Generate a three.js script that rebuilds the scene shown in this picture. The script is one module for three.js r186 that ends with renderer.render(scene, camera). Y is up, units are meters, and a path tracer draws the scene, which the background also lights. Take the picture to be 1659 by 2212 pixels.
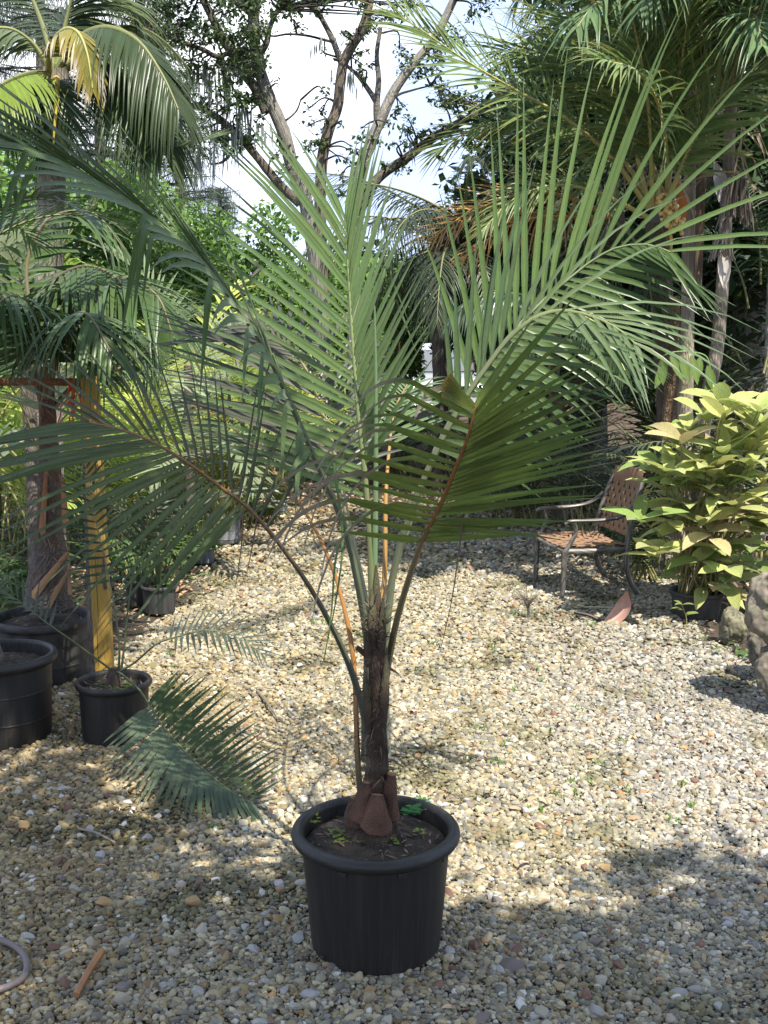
import * as THREE from 'three';
import { mergeVertices } from 'three/addons/utils/BufferGeometryUtils.js';
import { RoundedBoxGeometry } from 'three/addons/geometries/RoundedBoxGeometry.js';
import { ImprovedNoise } from 'three/addons/math/ImprovedNoise.js';

// ---------- camera, sky, sun, exposure ----------
const FPX = 2432, HORIZON = 730, EYE = 2.0, PITCH = Math.atan((1106 - HORIZON) / FPX);
const scene = new THREE.Scene();
const camera = new THREE.PerspectiveCamera((2 * Math.atan(1106 / FPX) * 180) / Math.PI, 768 / 1024, 0.05, 900);
camera.position.set(0, EYE, 0);
camera.rotation.x = -PITCH;
const SUN = new THREE.Vector3(0.31, 1, 0.55).normalize();
const renderer = new THREE.WebGLRenderer({ antialias: true });
renderer.toneMapping = THREE.LinearToneMapping;
renderer.toneMappingExposure = 2.5;
renderer.shadowMap.enabled = true;
const noiseGen = new ImprovedNoise();
const N3 = (x, y, z) => noiseGen.noise(x, y, z);
const fbm = (x, y, z, o = 4) => { let s = 0, a = 0.5, f = 1; for (let i = 0; i < o; i++) { s += a * N3(x * f, y * f, z * f); f *= 2.03; a *= 0.5; } return s; };
{
  // bright hazy summer sky with soft white cloud
  const W = 1024, H = 512, data = new Float32Array(W * H * 4);
  for (let j = 0; j < H; j++) for (let i = 0; i < W; i++) {
    const up = ((j + 0.5) / H - 0.5) * Math.PI, az = ((i + 0.5) / W - 0.5) * 2 * Math.PI;
    const y = Math.sin(up), x = Math.cos(az) * Math.cos(up), z = Math.sin(az) * Math.cos(up);
    const h = Math.max(0, y), k = Math.pow(1 - h, 2.2);
    let r = 0.32 + 0.12 * k, g = 0.42 + 0.12 * k, b = 0.62 + 0.16 * k;
    const c = THREE.MathUtils.smoothstep(fbm(x * 2.1 + 3, y * 3.2, z * 2.1 + 7, 5), -0.02, 0.36) * 0.8;
    r += (1.04 - r) * c; g += (1.04 - g) * c; b += (1.04 - b) * c;
    const o = (j * W + i) * 4, lo = y < 0 ? Math.max(0.25, 1 + y * 3) : 1;
    data[o] = r * 1.0 * lo; data[o + 1] = g * lo; data[o + 2] = b * lo; data[o + 3] = 1;
  }
  const sky = new THREE.DataTexture(data, W, H, THREE.RGBAFormat, THREE.FloatType);
  sky.mapping = THREE.EquirectangularReflectionMapping; sky.magFilter = THREE.LinearFilter; sky.needsUpdate = true;
  scene.background = sky; scene.environment = sky;
  scene.backgroundIntensity = 0.95; scene.environmentIntensity = 0.95;
}
const sun = new THREE.DirectionalLight(new THREE.Color().setRGB(1, 0.94, 0.83), 4.2);
sun.target.position.set(0, 0, -8); sun.position.copy(SUN).multiplyScalar(40).add(sun.target.position);
sun.castShadow = true; sun.shadow.mapSize.set(4096, 4096);
Object.assign(sun.shadow.camera, { left: -20, right: 20, top: 20, bottom: -20, near: 1, far: 90 });
scene.add(sun, sun.target);

// ---------- helpers ----------
let seed = 1;
const rs = (s) => { seed = s; };
const rnd = () => { seed = (seed + 0x6d2b79f5) | 0; let t = Math.imul(seed ^ (seed >>> 15), 1 | seed); t = (t + Math.imul(t ^ (t >>> 7), 61 | t)) ^ t; return ((t ^ (t >>> 14)) >>> 0) / 4294967296; };
const rr = (a, b) => a + (b - a) * rnd();
const V = (x, y, z) => new THREE.Vector3(x, y, z);
const lerp = THREE.MathUtils.lerp, clamp = THREE.MathUtils.clamp, sstep = THREE.MathUtils.smoothstep;
const R = (d) => (d * Math.PI) / 180;
// a picture pixel (1659 x 2212) at a distance in front of the camera -> world point; g() puts it on the ground
function ray(px, py) {
  const xc = (px - 829.5) / FPX, yc = (1106 - py) / FPX, c = Math.cos(PITCH), s = Math.sin(PITCH);
  return V(xc, yc * c - s, -yc * s - c);
}
function P(px, py, d) { const r = ray(px, py); return r.multiplyScalar(d / -r.z).add(V(0, EYE, 0)); }
function g(px, py, h = 0) { const r = ray(px, py); return r.multiplyScalar((h - EYE) / r.y).add(V(0, EYE, 0)); }
const pp = (list, k = 1) => list.map(([x, y, d]) => P(x, y, d * k));

const counts = {};
const numbered = (n) => { counts[n] = (counts[n] ?? -1) + 1; return counts[n] ? n + '_' + String(counts[n]).padStart(3, '0') : n; };
function tag(o, label, category, group, kind) {
  if (label) o.userData.label = label;
  if (category) o.userData.category = category;
  if (group) o.userData.group = group;
  if (kind) o.userData.kind = kind;
  return o;
}
function shadowed(m) { m.castShadow = true; m.receiveShadow = true; return m; }
function thing(name, label, category, at = V(0, 0, 0), group) {
  const o = new THREE.Group(); o.name = numbered(name); o.position.copy(at); scene.add(o);
  return tag(o, label, category, group);
}
function part(name, geo, mat, parent, kind) {
  const m = shadowed(new THREE.Mesh(geo, mat)); m.name = name; parent.add(m);
  if (kind) m.userData.kind = kind;
  return m;
}
function sub(name, parent) { const o = new THREE.Group(); o.name = name; parent.add(o); return o; }
function copy(o, label, at, turn = 0, scale = 1, group) {
  const c = o.clone(); c.name = numbered(o.name.replace(/_\d{3}$/, '')); scene.add(c);
  c.userData = { ...o.userData, label }; if (group) c.userData.group = group;
  c.position.copy(at); c.rotation.y = turn; c.scale.setScalar(scale);
  return c;
}
const col = (r, gg, b) => [r, gg, b];
const mixc = (a, b, t) => [lerp(a[0], b[0], t), lerp(a[1], b[1], t), lerp(a[2], b[2], t)];
const mulc = (a, k) => [a[0] * k, a[1] * k, a[2] * k];

// geometry collector: position + colour + index (+ uv)
class GB {
  constructor() { this.p = []; this.c = []; this.i = []; this.u = []; }
  get n() { return this.p.length / 3; }
  v(x, y, z, c, u = 0, w = 0) { this.p.push(x, y, z); this.c.push(c[0], c[1], c[2]); this.u.push(u, w); return this.n - 1; }
  vv(a, c, u, w) { return this.v(a.x, a.y, a.z, c, u, w); }
  t(a, b, c) { this.i.push(a, b, c); }
  q(a, b, c, d) { this.i.push(a, b, c, a, c, d); }
  geo(flat) {
    const gm = new THREE.BufferGeometry();
    gm.setAttribute('position', new THREE.Float32BufferAttribute(this.p, 3));
    gm.setAttribute('color', new THREE.Float32BufferAttribute(this.c, 3));
    gm.setAttribute('uv', new THREE.Float32BufferAttribute(this.u, 2));
    gm.setIndex(this.i);
    if (!flat) gm.computeVertexNormals();
    return gm;
  }
}
// tapered tube along points; radius(t), colour(t)
function tube(gb, pts, r0, r1, c, o = {}) {
  const curve = pts.length > 2 ? new THREE.CatmullRomCurve3(pts, false, 'centripetal') : new THREE.LineCurve3(pts[0], pts[1]);
  const n = o.segs ?? Math.max(6, pts.length * 4), sides = o.sides ?? 7;
  let ref = V(0.31, 0.2, 0.93), prev = null;
  for (let i = 0; i <= n; i++) {
    const t = i / n, p = curve.getPoint(t), T = curve.getTangent(t);
    const X = (prev ?? ref).clone().addScaledVector(T, -(prev ?? ref).dot(T)).normalize(); prev = X;
    const Y = T.clone().cross(X);
    const r = (typeof r0 === 'function' ? r0(t) : lerp(r0, r1, Math.pow(t, o.pow ?? 1)));
    const cc = typeof c === 'function' ? c(t) : c;
    for (let k = 0; k <= sides; k++) {
      const a = (k / sides) * Math.PI * 2;
      const j = o.rough ? 1 + o.rough * fbm(Math.cos(a) * 1.6 + p.x * 7, p.y * (o.ry ?? 9), Math.sin(a) * 1.6 + p.z * 7, 3) : 1;
      const q = p.clone().addScaledVector(X, Math.cos(a) * r * j * (o.wide ?? 1)).addScaledVector(Y, Math.sin(a) * r * j);
      const shade = o.mottle ? 1 + o.mottle * fbm(q.x * 14, q.y * (o.my ?? 14), q.z * 14, 3) : 1;
      gb.vv(q, mulc(cc, shade), k / sides, t);
    }
  }
  const s = gb.n - (n + 1) * (sides + 1);
  for (let i = 0; i < n; i++) for (let k = 0; k < sides; k++) {
    const a = s + i * (sides + 1) + k, b = a + sides + 1;
    gb.q(a, a + 1, b + 1, b);
  }
  if (o.cap !== false) for (const [row, p] of [[0, curve.getPoint(0)], [n, curve.getPoint(1)]]) {
    const cc = o.capColor && row ? o.capColor : typeof c === 'function' ? c(row / n) : c, m = gb.vv(p, cc), f = s + row * (sides + 1);
    const ring = []; for (let k = 0; k <= sides; k++) { const q = (f + k) * 3; ring.push(gb.v(gb.p[q], gb.p[q + 1], gb.p[q + 2], cc)); }
    for (let k = 0; k < sides; k++) row ? gb.t(m, ring[k], ring[k + 1]) : gb.t(m, ring[k + 1], ring[k]);
  }
  return curve;
}
// one folded blade (leaflet or leaf)
function blade(gb, b) {
  const n = b.segs ?? 5, L = b.L, W = b.W, fold = b.fold ?? 0.3, dir = b.dir.clone().normalize();
  const up0 = b.up.clone().addScaledVector(dir, -b.up.dot(dir)).normalize();
  let side = dir.clone().cross(up0).normalize();
  const p = b.p.clone(), s0 = gb.n, down = V(0, -1, 0), cb = b.c0, ct = b.c1 ?? b.c0, dead = b.dead ?? 2, cd = b.cd ?? ct;
  let d = dir.clone();
  for (let i = 0; i <= n; i++) {
    const t = i / n;
    if (i) {
      d.addScaledVector(down, (b.droop ?? 0) * (2 * t) / n);
      if (b.kink && t > b.kink && !b.k_) { b.k_ = 1; d.addScaledVector(down, b.kinkBy ?? 1.6); }
      if (b.dry && t > dead) d.addScaledVector(down, b.dry / n).addScaledVector(side, (b.curl ?? 0) / n);
      d.normalize(); p.addScaledVector(d, L / n);
    }
    side.addScaledVector(d, -side.dot(d)).normalize();
    if (b.twist) side.applyAxisAngle(d, b.twist / n);
    const nn = side.clone().cross(d).normalize();
    let w;
    if (b.shape === 'leaf') w = W * Math.pow(Math.sin(Math.PI * clamp(0.03 + t * 0.97, 0, 1)), 0.75) * (1 - 0.25 * t);
    else if (b.shape === 'blunt') w = W * (0.35 + 0.65 * t);
    else w = W * Math.min(1, 0.4 + t * 4.2) * Math.pow(Math.max(0, 1 - t), 0.55 + 0.25 * t) * (1 - 0.25 * t);
    if (b.dry && t > dead) w = W * 0.85 * Math.pow(1 - t, 0.4);
    if (i === n && b.shape !== 'blunt') w = 0.0005;
    w *= 0.5;
    const cc = t > dead ? mixc(ct, cd, clamp((t - dead) / 0.12, 0, 1)) : mixc(cb, ct, t);
    const rib = b.rib ? mixc(cc, b.rib, 0.55 * (1 - t)) : cc;
    const e1 = p.clone().addScaledVector(side, w).addScaledVector(nn, w * fold), e2 = p.clone().addScaledVector(side, -w).addScaledVector(nn, w * fold);
    gb.vv(e1, cc, 0, t); gb.vv(p, rib, 0.5, t); gb.vv(e2, cc, 1, t);
  }
  for (let i = 0; i < n; i++) { const a = s0 + i * 3; gb.q(a, a + 3, a + 4, a + 1); gb.q(a + 1, a + 4, a + 5, a + 2); }
}
// the leaflets of a feather frond along a curve
function leaflets(curve, o) {
  const out = [], up = o.up.clone();
  for (const s of [1, -1]) {
    const q = { ...o, ...(s > 0 ? o.R : o.Lf) };
    const n = q.n;
    for (let i = 0; i < n; i++) {
      const u = (i + (q.jit ?? 0.25) * rr(-1, 1)) / (n - 1), t = lerp(q.t0, q.t1 ?? 0.995, clamp(u, 0, 1));
      if (q.skip && rnd() < q.skip) continue;
      const p = curve.getPointAt(t), T = curve.getTangentAt(t);
      const Nn = up.clone().addScaledVector(T, -up.dot(T)).normalize(), B = T.clone().cross(Nn).normalize();
      const a = R(lerp(q.a0, q.a1, u) + rr(-1, 1) * (q.aj ?? 3)), lift = R((q.lift ?? 15) + rr(-1, 1) * (q.lj ?? 5));
      const d = T.clone().multiplyScalar(Math.cos(a)).addScaledVector(B, s * Math.sin(a) * Math.cos(lift)).addScaledVector(Nn, Math.sin(a) * Math.sin(lift));
      const prof = q.prof ? q.prof(u) : 0.55 + 0.45 * Math.sin(Math.PI * clamp(u * 0.85 + 0.12, 0, 1));
      const L = q.len * prof * rr(0.93, 1.07) * (u > 0.93 ? lerp(1, q.tipk ?? 0.6, (u - 0.93) / 0.07) : 1);
      const k = rr(0.82, 1.18), hue = rr(-1, 1) * (q.hue ?? 0.08);
      const c0 = [q.c0[0] * k * (1 + hue), q.c0[1] * k, q.c0[2] * k * (1 - hue)], c1 = mixc(q.c1 ?? q.c0, c0, 0.3);
      const b = { p, dir: d, up: Nn, L, W: q.W * lerp(1, 0.75, u) * rr(0.9, 1.1), droop: (q.droop ?? 0.3) * rr(0.7, 1.3), fold: q.fold ?? 0.35, segs: q.segs ?? 5, c0, c1, rib: q.rib, cd: q.cd, dead: q.dead && rnd() < (q.deadp ?? 0.4) ? q.dead + rr(-0.1, 0.15) : 2, twist: q.twist ? rr(-1, 1) * q.twist : 0 };
      if (q.kinkp && rnd() < q.kinkp) { b.kink = rr(0.25, 0.7); b.kinkBy = rr(1.1, 2.4); b.segs = Math.max(b.segs, 8); }
      if (q.dry && b.dead < 2) { b.dry = q.dry * rr(0.6, 1.3); b.curl = rr(-1, 1) * (q.curl ?? 0); b.segs = Math.max(b.segs, 9); b.L *= q.deadlen ?? 1; }
      out.push(b);
    }
  }
  return out;
}
// frond group: rachis + leaflets, each a mesh of its own, or joined into one
function frond(parent, def) {
  const f = sub('frond', parent), base = parent.position ?? V(0, 0, 0);
  const pts = def.pts.map((p) => p.clone().sub(def.world === false ? V(0, 0, 0) : base));
  const curve = new THREE.CatmullRomCurve3(pts, false, 'centripetal');
  const rg = new GB();
  tube(rg, pts, (t) => lerp(def.r0, def.r1, Math.pow(t, 0.7)) * (t < 0.06 && def.boot ? 1 + (0.06 - t) * 16 * def.boot : 1), 0, def.rc, { sides: 6, segs: 26, cap: false });
  part('rachis', rg.geo(), def.rmat ?? M.stem, f);
  const ls = leaflets(curve, def);
  if (def.each) for (const b of ls) { const gb = new GB(); blade(gb, b); part('leaflet', gb.geo(), def.mat ?? M.leaf, f); }
  else { const gb = new GB(); for (const b of ls) blade(gb, b); part('leaflets', gb.geo(), def.mat ?? M.leaf, f, 'stuff'); }
  f.userData.curve = undefined; delete f.userData.curve;
  return f;
}
function arch(base, az, el, len, bend, n = 7, pw = 1.4) {
  const pts = [base.clone()], p = base.clone();
  for (let i = 1; i <= n; i++) {
    const e = el - bend * Math.pow((i - 0.5) / n, pw);
    p.add(V(Math.sin(az) * Math.cos(e), Math.sin(e), Math.cos(az) * Math.cos(e)).multiplyScalar(len / n)); pts.push(p.clone());
  }
  return pts;
}

// ---------- textures and materials ----------
function tex(w, h, f, srgb, rep) {
  const d = new Uint8Array(w * h * 4);
  for (let j = 0; j < h; j++) for (let i = 0; i < w; i++) { const c = f(i / w, j / h, i, j), o = (j * w + i) * 4; d[o] = c[0] * 255; d[o + 1] = c[1] * 255; d[o + 2] = c[2] * 255; d[o + 3] = 255; }
  const t = new THREE.DataTexture(d, w, h); t.magFilter = THREE.LinearFilter; t.minFilter = THREE.LinearFilter; t.wrapS = t.wrapT = THREE.RepeatWrapping;
  if (srgb) t.colorSpace = THREE.SRGBColorSpace; if (rep) t.repeat.set(rep[0], rep[1]); t.needsUpdate = true; return t;
}
// periodic noise on a torus
const tn = (u, v, f, s = 0) => { const a = u * Math.PI * 2, b = v * Math.PI * 2, k = f / 6.28; return N3(Math.cos(a) * k + s, Math.sin(a) * k + Math.cos(b) * k * 1.3, Math.sin(b) * k + s * 2); };
const barkTex = tex(256, 512, (u, v) => { const n = 0.5 + 0.5 * (tn(u, v, 30, 2) * 0.6 + tn(u, v, 90, 5) * 0.5 + 0.4 * Math.sin(u * 90 + tn(u, v, 22) * 9)); const c = clamp(n, 0, 1); return [c, c, c]; });
const grainTex = tex(256, 512, (u, v) => { const n = clamp(0.84 + 0.14 * tn(u * 1, v * 0.12, 200, 1) + 0.12 * tn(u, v * 0.3, 40, 8) + (tn(u, v * 0.5, 70, 3) > 0.55 ? -0.25 : 0), 0, 1); return [n, n, n]; }, true);
const fineTex = tex(256, 256, (u, v) => { const n = clamp(0.5 + 0.5 * tn(u, v, 120, 1) + 0.35 * tn(u, v, 44, 4), 0, 1); return [n, n, n]; });
const scuffTex = tex(256, 256, (u, v) => { const n = clamp(0.84 + 0.16 * tn(u, v, 90, 1) + 0.35 * tn(u, v, 9, 4), 0, 1); return [n, n, n * 0.98]; }, true);
const dustTex = tex(512, 512, (u, v) => { const low = Math.exp(-v * 16) + 0.5 * sstep(v, 0.62, 0.72), n = 0.36 + 0.1 * tn(u, v * 0.4, 40, 3) + 0.1 * sstep(tn(u, v, 9, 7), 0.1, 0.6) + 0.45 * low * clamp(0.4 + tn(u, v, 60, 2), 0, 1) + (tn(u, v, 190, 9) > 0.62 ? 0.2 : 0); const c = clamp(n, 0, 1); return [c, c * 0.985, c * 0.96]; }, true);
const veinTex = tex(64, 64, (u, v) => { const n = clamp(0.5 + 0.5 * Math.sin(u * Math.PI * 2 * 7), 0, 1); return [n, n, n]; });
const ph = (o) => new THREE.MeshPhysicalMaterial(o), st = (o) => new THREE.MeshStandardMaterial(o);
const M = {};
const bladeTex = tex(128, 512, (u, v) => { const m = Math.abs(u - 0.5); let n = 0.93 + 0.1 * Math.sin(u * 44 + 2 * tn(u, v, 9)) * 0.6 + 0.09 * tn(u * 0.3, v, 26, 3) + (tn(u, v, 130, 5) > 0.6 ? -0.2 : 0); if (m < 0.05) n += 0.1; n += 0.12 * sstep(m, 0.44, 0.5); const y = 0.1 * sstep(tn(u, v, 15, 11), 0.2, 0.6); return [clamp(n + y, 0, 1), clamp(n + y * 0.5, 0, 1), clamp(n * 0.96, 0, 1)]; }, true);
const veinLeafTex = tex(128, 256, (u, v) => { const m = Math.abs(u - 0.5) * 2, w = v * 13 - m * 2.6, f = Math.abs(w - Math.round(w)); let n = 0.9 + 0.07 * tn(u, v, 30, 4); n += 0.12 * (1 - sstep(f, 0.03, 0.12)) + 0.16 * (1 - sstep(m, 0.02, 0.07)); const b = sstep(tn(u, v, 22, 8), 0.35, 0.6) * 0.35, edge = sstep(m, 0.9, 1) * 0.12; return [clamp(n - b * 0.3, 0, 1), clamp(n - b * 0.6 - edge, 0, 1), clamp(n - b - edge, 0, 1)]; }, true);
M.leaf = ph({ vertexColors: true, map: bladeTex, side: THREE.DoubleSide, roughness: 0.96, transmission: 0.36, thickness: 0, clearcoat: 0.42, clearcoatRoughness: 0.3, specularIntensity: 0.4, bumpMap: veinTex, bumpScale: 0.0006 });
M.leafDull = ph({ vertexColors: true, side: THREE.DoubleSide, roughness: 0.97, transmission: 0.32, thickness: 0, clearcoat: 0.25, clearcoatRoughness: 0.5, specularIntensity: 0.3 });
M.leafBroad = ph({ vertexColors: true, map: veinLeafTex, side: THREE.DoubleSide, roughness: 0.97, transmission: 0.4, thickness: 0, clearcoat: 0.3, clearcoatRoughness: 0.4, specularIntensity: 0.3, bumpMap: veinLeafTex, bumpScale: 0.004 });
M.leafGloss = ph({ vertexColors: true, side: THREE.DoubleSide, roughness: 0.95, transmission: 0.22, thickness: 0, clearcoat: 0.9, clearcoatRoughness: 0.25, specularIntensity: 0.5, bumpMap: veinTex, bumpScale: 0.0008 });
M.crown = ph({ vertexColors: true, side: THREE.DoubleSide, roughness: 0.97, transmission: 0.46, thickness: 0, clearcoat: 0.3, clearcoatRoughness: 0.4, specularIntensity: 0.3 });
M.stem = st({ vertexColors: true, roughness: 0.55 });
M.bark = st({ vertexColors: true, roughness: 0.95, bumpMap: barkTex, bumpScale: 0.02 });
M.fibre = st({ vertexColors: true, roughness: 0.98, bumpMap: fineTex, bumpScale: 0.012 });
M.plastic = st({ color: new THREE.Color().setRGB(0.11, 0.1, 0.088), roughness: 0.55, map: dustTex, bumpMap: fineTex, bumpScale: 0.0006 });
M.plasticOld = st({ color: new THREE.Color().setRGB(0.05, 0.048, 0.046), roughness: 0.7, map: scuffTex, bumpMap: fineTex, bumpScale: 0.0008 });
M.plasticGrey = st({ color: new THREE.Color().setRGB(0.2, 0.21, 0.235), roughness: 0.65, map: scuffTex });
M.plasticBlue = st({ color: new THREE.Color().setRGB(0.13, 0.16, 0.2), roughness: 0.65, map: scuffTex });
M.terra = st({ color: new THREE.Color().setRGB(0.32, 0.1, 0.055), roughness: 0.9, map: scuffTex });
M.paper = st({ vertexColors: true, roughness: 0.85, side: THREE.DoubleSide });
M.soil = st({ vertexColors: true, roughness: 1, bumpMap: fineTex, bumpScale: 0.01 });
M.rock = st({ vertexColors: true, roughness: 0.95, bumpMap: fineTex, bumpScale: 0.01 });
M.rockPlain = st({ vertexColors: true, roughness: 0.95 });
M.pebble = st({ roughness: 0.9 });
M.yellow = st({ color: new THREE.Color().setRGB(0.52, 0.32, 0.055), roughness: 0.7, map: grainTex, bumpMap: grainTex, bumpScale: 0.004 });
M.weathered = st({ color: new THREE.Color().setRGB(0.2, 0.18, 0.16), roughness: 0.95, map: grainTex, bumpMap: barkTex, bumpScale: 0.008 });
M.pole = st({ color: new THREE.Color().setRGB(0.3, 0.11, 0.035), roughness: 0.75, map: grainTex });
M.rope = st({ color: new THREE.Color().setRGB(0.6, 0.09, 0.025), roughness: 0.85 });
M.metal = st({ color: new THREE.Color().setRGB(0.19, 0.175, 0.165), roughness: 0.5, metalness: 0.35, map: scuffTex });
M.strap = st({ color: new THREE.Color().setRGB(0.34, 0.2, 0.115), roughness: 0.72, map: grainTex });
M.white = ph({ color: new THREE.Color().setRGB(0.36, 0.37, 0.4), roughness: 0.35, clearcoat: 0.7 });
M.dark = st({ color: new THREE.Color().setRGB(0.015, 0.015, 0.017), roughness: 0.4 });
M.chrome = st({ color: new THREE.Color().setRGB(0.7, 0.7, 0.72), roughness: 0.2, metalness: 1 });
M.glass = ph({ color: new THREE.Color().setRGB(0.12, 0.125, 0.135), roughness: 0.12 });

// ---------- ground ----------
// gravel lane between two beds: x limits by distance
const edgeL = [[2, -4], [5.5, -3.2], [6.2, -1.9], [7.2, -1.72], [8.4, -1.52], [10.6, -1.62], [12, -1.3], [14, -1.1], [20, -1.6], [40, -3]];
const edgeR = [[2, 4], [5, 2.9], [6.2, 2.35], [7.6, 2.2], [9, 2.6], [12.2, 3.2], [13.5, 2.2], [16, 1.7], [24, 2.4], [40, 4]];
const look = (tab, d) => { for (let i = 1; i < tab.length; i++) if (d <= tab[i][0]) return lerp(tab[i - 1][1], tab[i][1], clamp((d - tab[i - 1][0]) / (tab[i][0] - tab[i - 1][0]), 0, 1)); return tab[tab.length - 1][1]; };
const lane = (x, z) => { const d = -z, w = 0.18 * N3(x * 1.3, 3, z * 1.3) + 0.08 * N3(x * 5, 8, z * 5); return Math.min(sstep(x - look(edgeL, d) + w, -0.1, 0.15), sstep(look(edgeR, d) - x + w, -0.1, 0.15)); };
const humps = (x, z) => 0.018 * N3(x * 0.9, 0, z * 0.9) + 0.008 * N3(x * 3, 5, z * 3);
{
  const gb = new GB(), xs = [], zs = [];
  for (let i = 0; i <= 110; i++) xs.push(-8 + (16 * i) / 110);
  for (let i = 0; i <= 150; i++) zs.push(1.5 - 21.5 * Math.pow(i / 150, 1.15));
  xs.unshift(-300, -60, -20); xs.push(20, 60, 300); zs.push(-26, -40, -80, -400); zs.unshift(300, 60, 10);
  for (const z of zs) for (const x of xs) {
    const inside = Math.abs(x) < 9 && z > -21 && z < 2, L = lane(x, z), n = 0.5 + 0.5 * N3(x * 2.1, 1, z * 2.1);
    const gravel = mixc([0.2, 0.165, 0.105], [0.13, 0.115, 0.085], n), dirt = mixc([0.055, 0.042, 0.03], [0.13, 0.09, 0.055], n);
    const litter = sstep(-z, 10.5, 13), c = mixc(mixc(dirt, gravel, L), mixc([0.2, 0.13, 0.08], [0.12, 0.085, 0.05], n), litter * 0.8);
    gb.v(x, inside ? humps(x, z) - 0.006 : 0, z, c, x / 0.9, -z / 0.9);
  }
  const w = xs.length;
  for (let j = 0; j < zs.length - 1; j++) for (let i = 0; i < w - 1; i++) { const a = j * w + i; gb.q(a, a + 1, a + w + 1, a + w); }
  const speck = tex(512, 512, (u, v) => { const n = clamp(0.72 + 0.5 * tn(u, v, 150, 3) + 0.45 * tn(u, v, 260, 6), 0, 1); return [n, n * 0.97, n * 0.93]; }, true);
  const ground = part('ground', gb.geo(), st({ vertexColors: true, roughness: 1, map: speck, bumpMap: fineTex, bumpScale: 0.012 }), scene, 'structure');

  // gravel stones
  rs(77);
  const stoneGeo = (s) => {
    const q = new THREE.IcosahedronGeometry(1, 2), p = q.attributes.position, seen = 10 * s;
    const cut = []; for (let k = 0; k < 5; k++) cut.push(V(N3(k * 3.1, seen, 0.3) * 2, N3(k * 2.7, seen, 5.3) * 2, N3(k * 1.9, seen, 9.3) * 2).normalize());
    for (let i = 0; i < p.count; i++) {
      const a = V(p.getX(i), p.getY(i), p.getZ(i)); let r = 1 + 0.35 * N3(a.x * 1.1 + seen, a.y * 1.1, a.z * 1.1);
      a.multiplyScalar(r); for (const c of cut) { const h = a.dot(c); if (h > 0.62) a.addScaledVector(c, (0.62 - h) * 0.8); }
      p.setXYZ(i, a.x * 1.15, a.y * 0.68, a.z * 0.9);
    }
    q.computeVertexNormals(); return q;
  };
  const low = (s) => { const q = new THREE.IcosahedronGeometry(1, 1), p = q.attributes.position; for (let i = 0; i < p.count; i++) { const x = p.getX(i), y = p.getY(i), z = p.getZ(i), r = 1 + 0.4 * N3(x * 1.2 + s * 9, y * 1.2, z * 1.2); p.setXYZ(i, x * r * 1.15, y * r * 0.66, z * r * 0.88); } q.computeVertexNormals(); return q; };
  const geos = [1, 2, 3, 4].map(low), big = [5, 6, 7, 8, 9].map(stoneGeo);
  const tones = [[0.42, 0.36, 0.25], [0.5, 0.45, 0.35], [0.33, 0.3, 0.24], [0.26, 0.25, 0.23], [0.38, 0.3, 0.17], [0.3, 0.22, 0.11], [0.18, 0.17, 0.16], [0.55, 0.53, 0.49], [0.24, 0.19, 0.12]];
  const toneAt = (x, z) => {
    const k = Math.floor(rnd() * rnd() * 1.0 * 9) % 9, bl = sstep(x + 0.35 * z * 0.25 + 0.5 * N3(x * 0.8, 2, z * 0.8), 0.1, 1.1) * sstep(z, -8.5, -6.2) * (0.25 + 0.75 * sstep(-z, 3.3, 4.9));
    let c = tones[rnd() < 0.75 ? Math.floor(rnd() * 5) : k];
    const br = sstep(-x - 0.2 + 0.4 * N3(x, 7, z), 0, 1.2) * sstep(z, -7.2, -5.8);
    c = mixc(c, [c[0] * 0.95, c[1] * 0.98, c[2] * 1.2], bl * 0.8); c = mixc(c, [c[0] * 0.85, c[1] * 0.74, c[2] * 0.56], br * 0.8);
    { const gy = (c[0] + c[1] + c[2]) / 3; c = mixc(c, [gy * 1.02, gy, gy * 0.95], 0.02 + 0.26 * sstep(x, 0.2, 1.4)); c = [c[0], c[1] * 0.985, c[2] * 0.88]; } const ms = sstep(N3(x * 1.7, 11, z * 1.7) + 0.5 * N3(x * 5, 3, z * 5), 0.0, 0.6); c = mixc(c, [c[0] * 0.5, c[1] * 0.52, c[2] * 0.38], ms * 0.85);
    if (rnd() < 0.008) c = [0.24, 0.12, 0.085]; else if (rnd() < 0.02) c = [0.36, 0.22, 0.1]; else if (rnd() < 0.03) c = [0.6, 0.58, 0.52];
    return mulc(c, 0.72 * rr(0.6, 1.25));
  };
  const spots = [[], [], [], []];
  const bands = [[2.4, 4.2, 6600, 0.0098], [4.2, 6.5, 4200, 0.0112], [6.5, 9.5, 2200, 0.0135], [9.5, 13.5, 800, 0.019], [13.5, 19, 200, 0.026]];
  for (const [d0, d1, dens, size] of bands) {
    const half = 0.36 * d1 + 0.35, area = 2 * half * (d1 - d0), n = Math.round(dens * area);
    for (let i = 0; i < n; i++) {
      const x = rr(-half, half), z = -rr(d0, d1), far = 0.36 * -z + 0.3; if (Math.abs(x) > far) continue;
      const L = lane(x, z), litter = sstep(-z, 10.5, 13.5) * 0.75;
      if (rnd() > (L * (1 - litter) + 0.05) * (1 - 0.62 * sstep(N3(x * 1.7, 11, z * 1.7), 0.1, 0.6))) continue;
      spots[Math.floor(rnd() * 4)].push([x, z, size * (0.5 + 0.75 * rnd() + (rnd() < 0.1 ? 0.55 : 0))]);
    }
  }
  const fines = [0, 1, 2, 3].map((k) => spots[k]);
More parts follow.
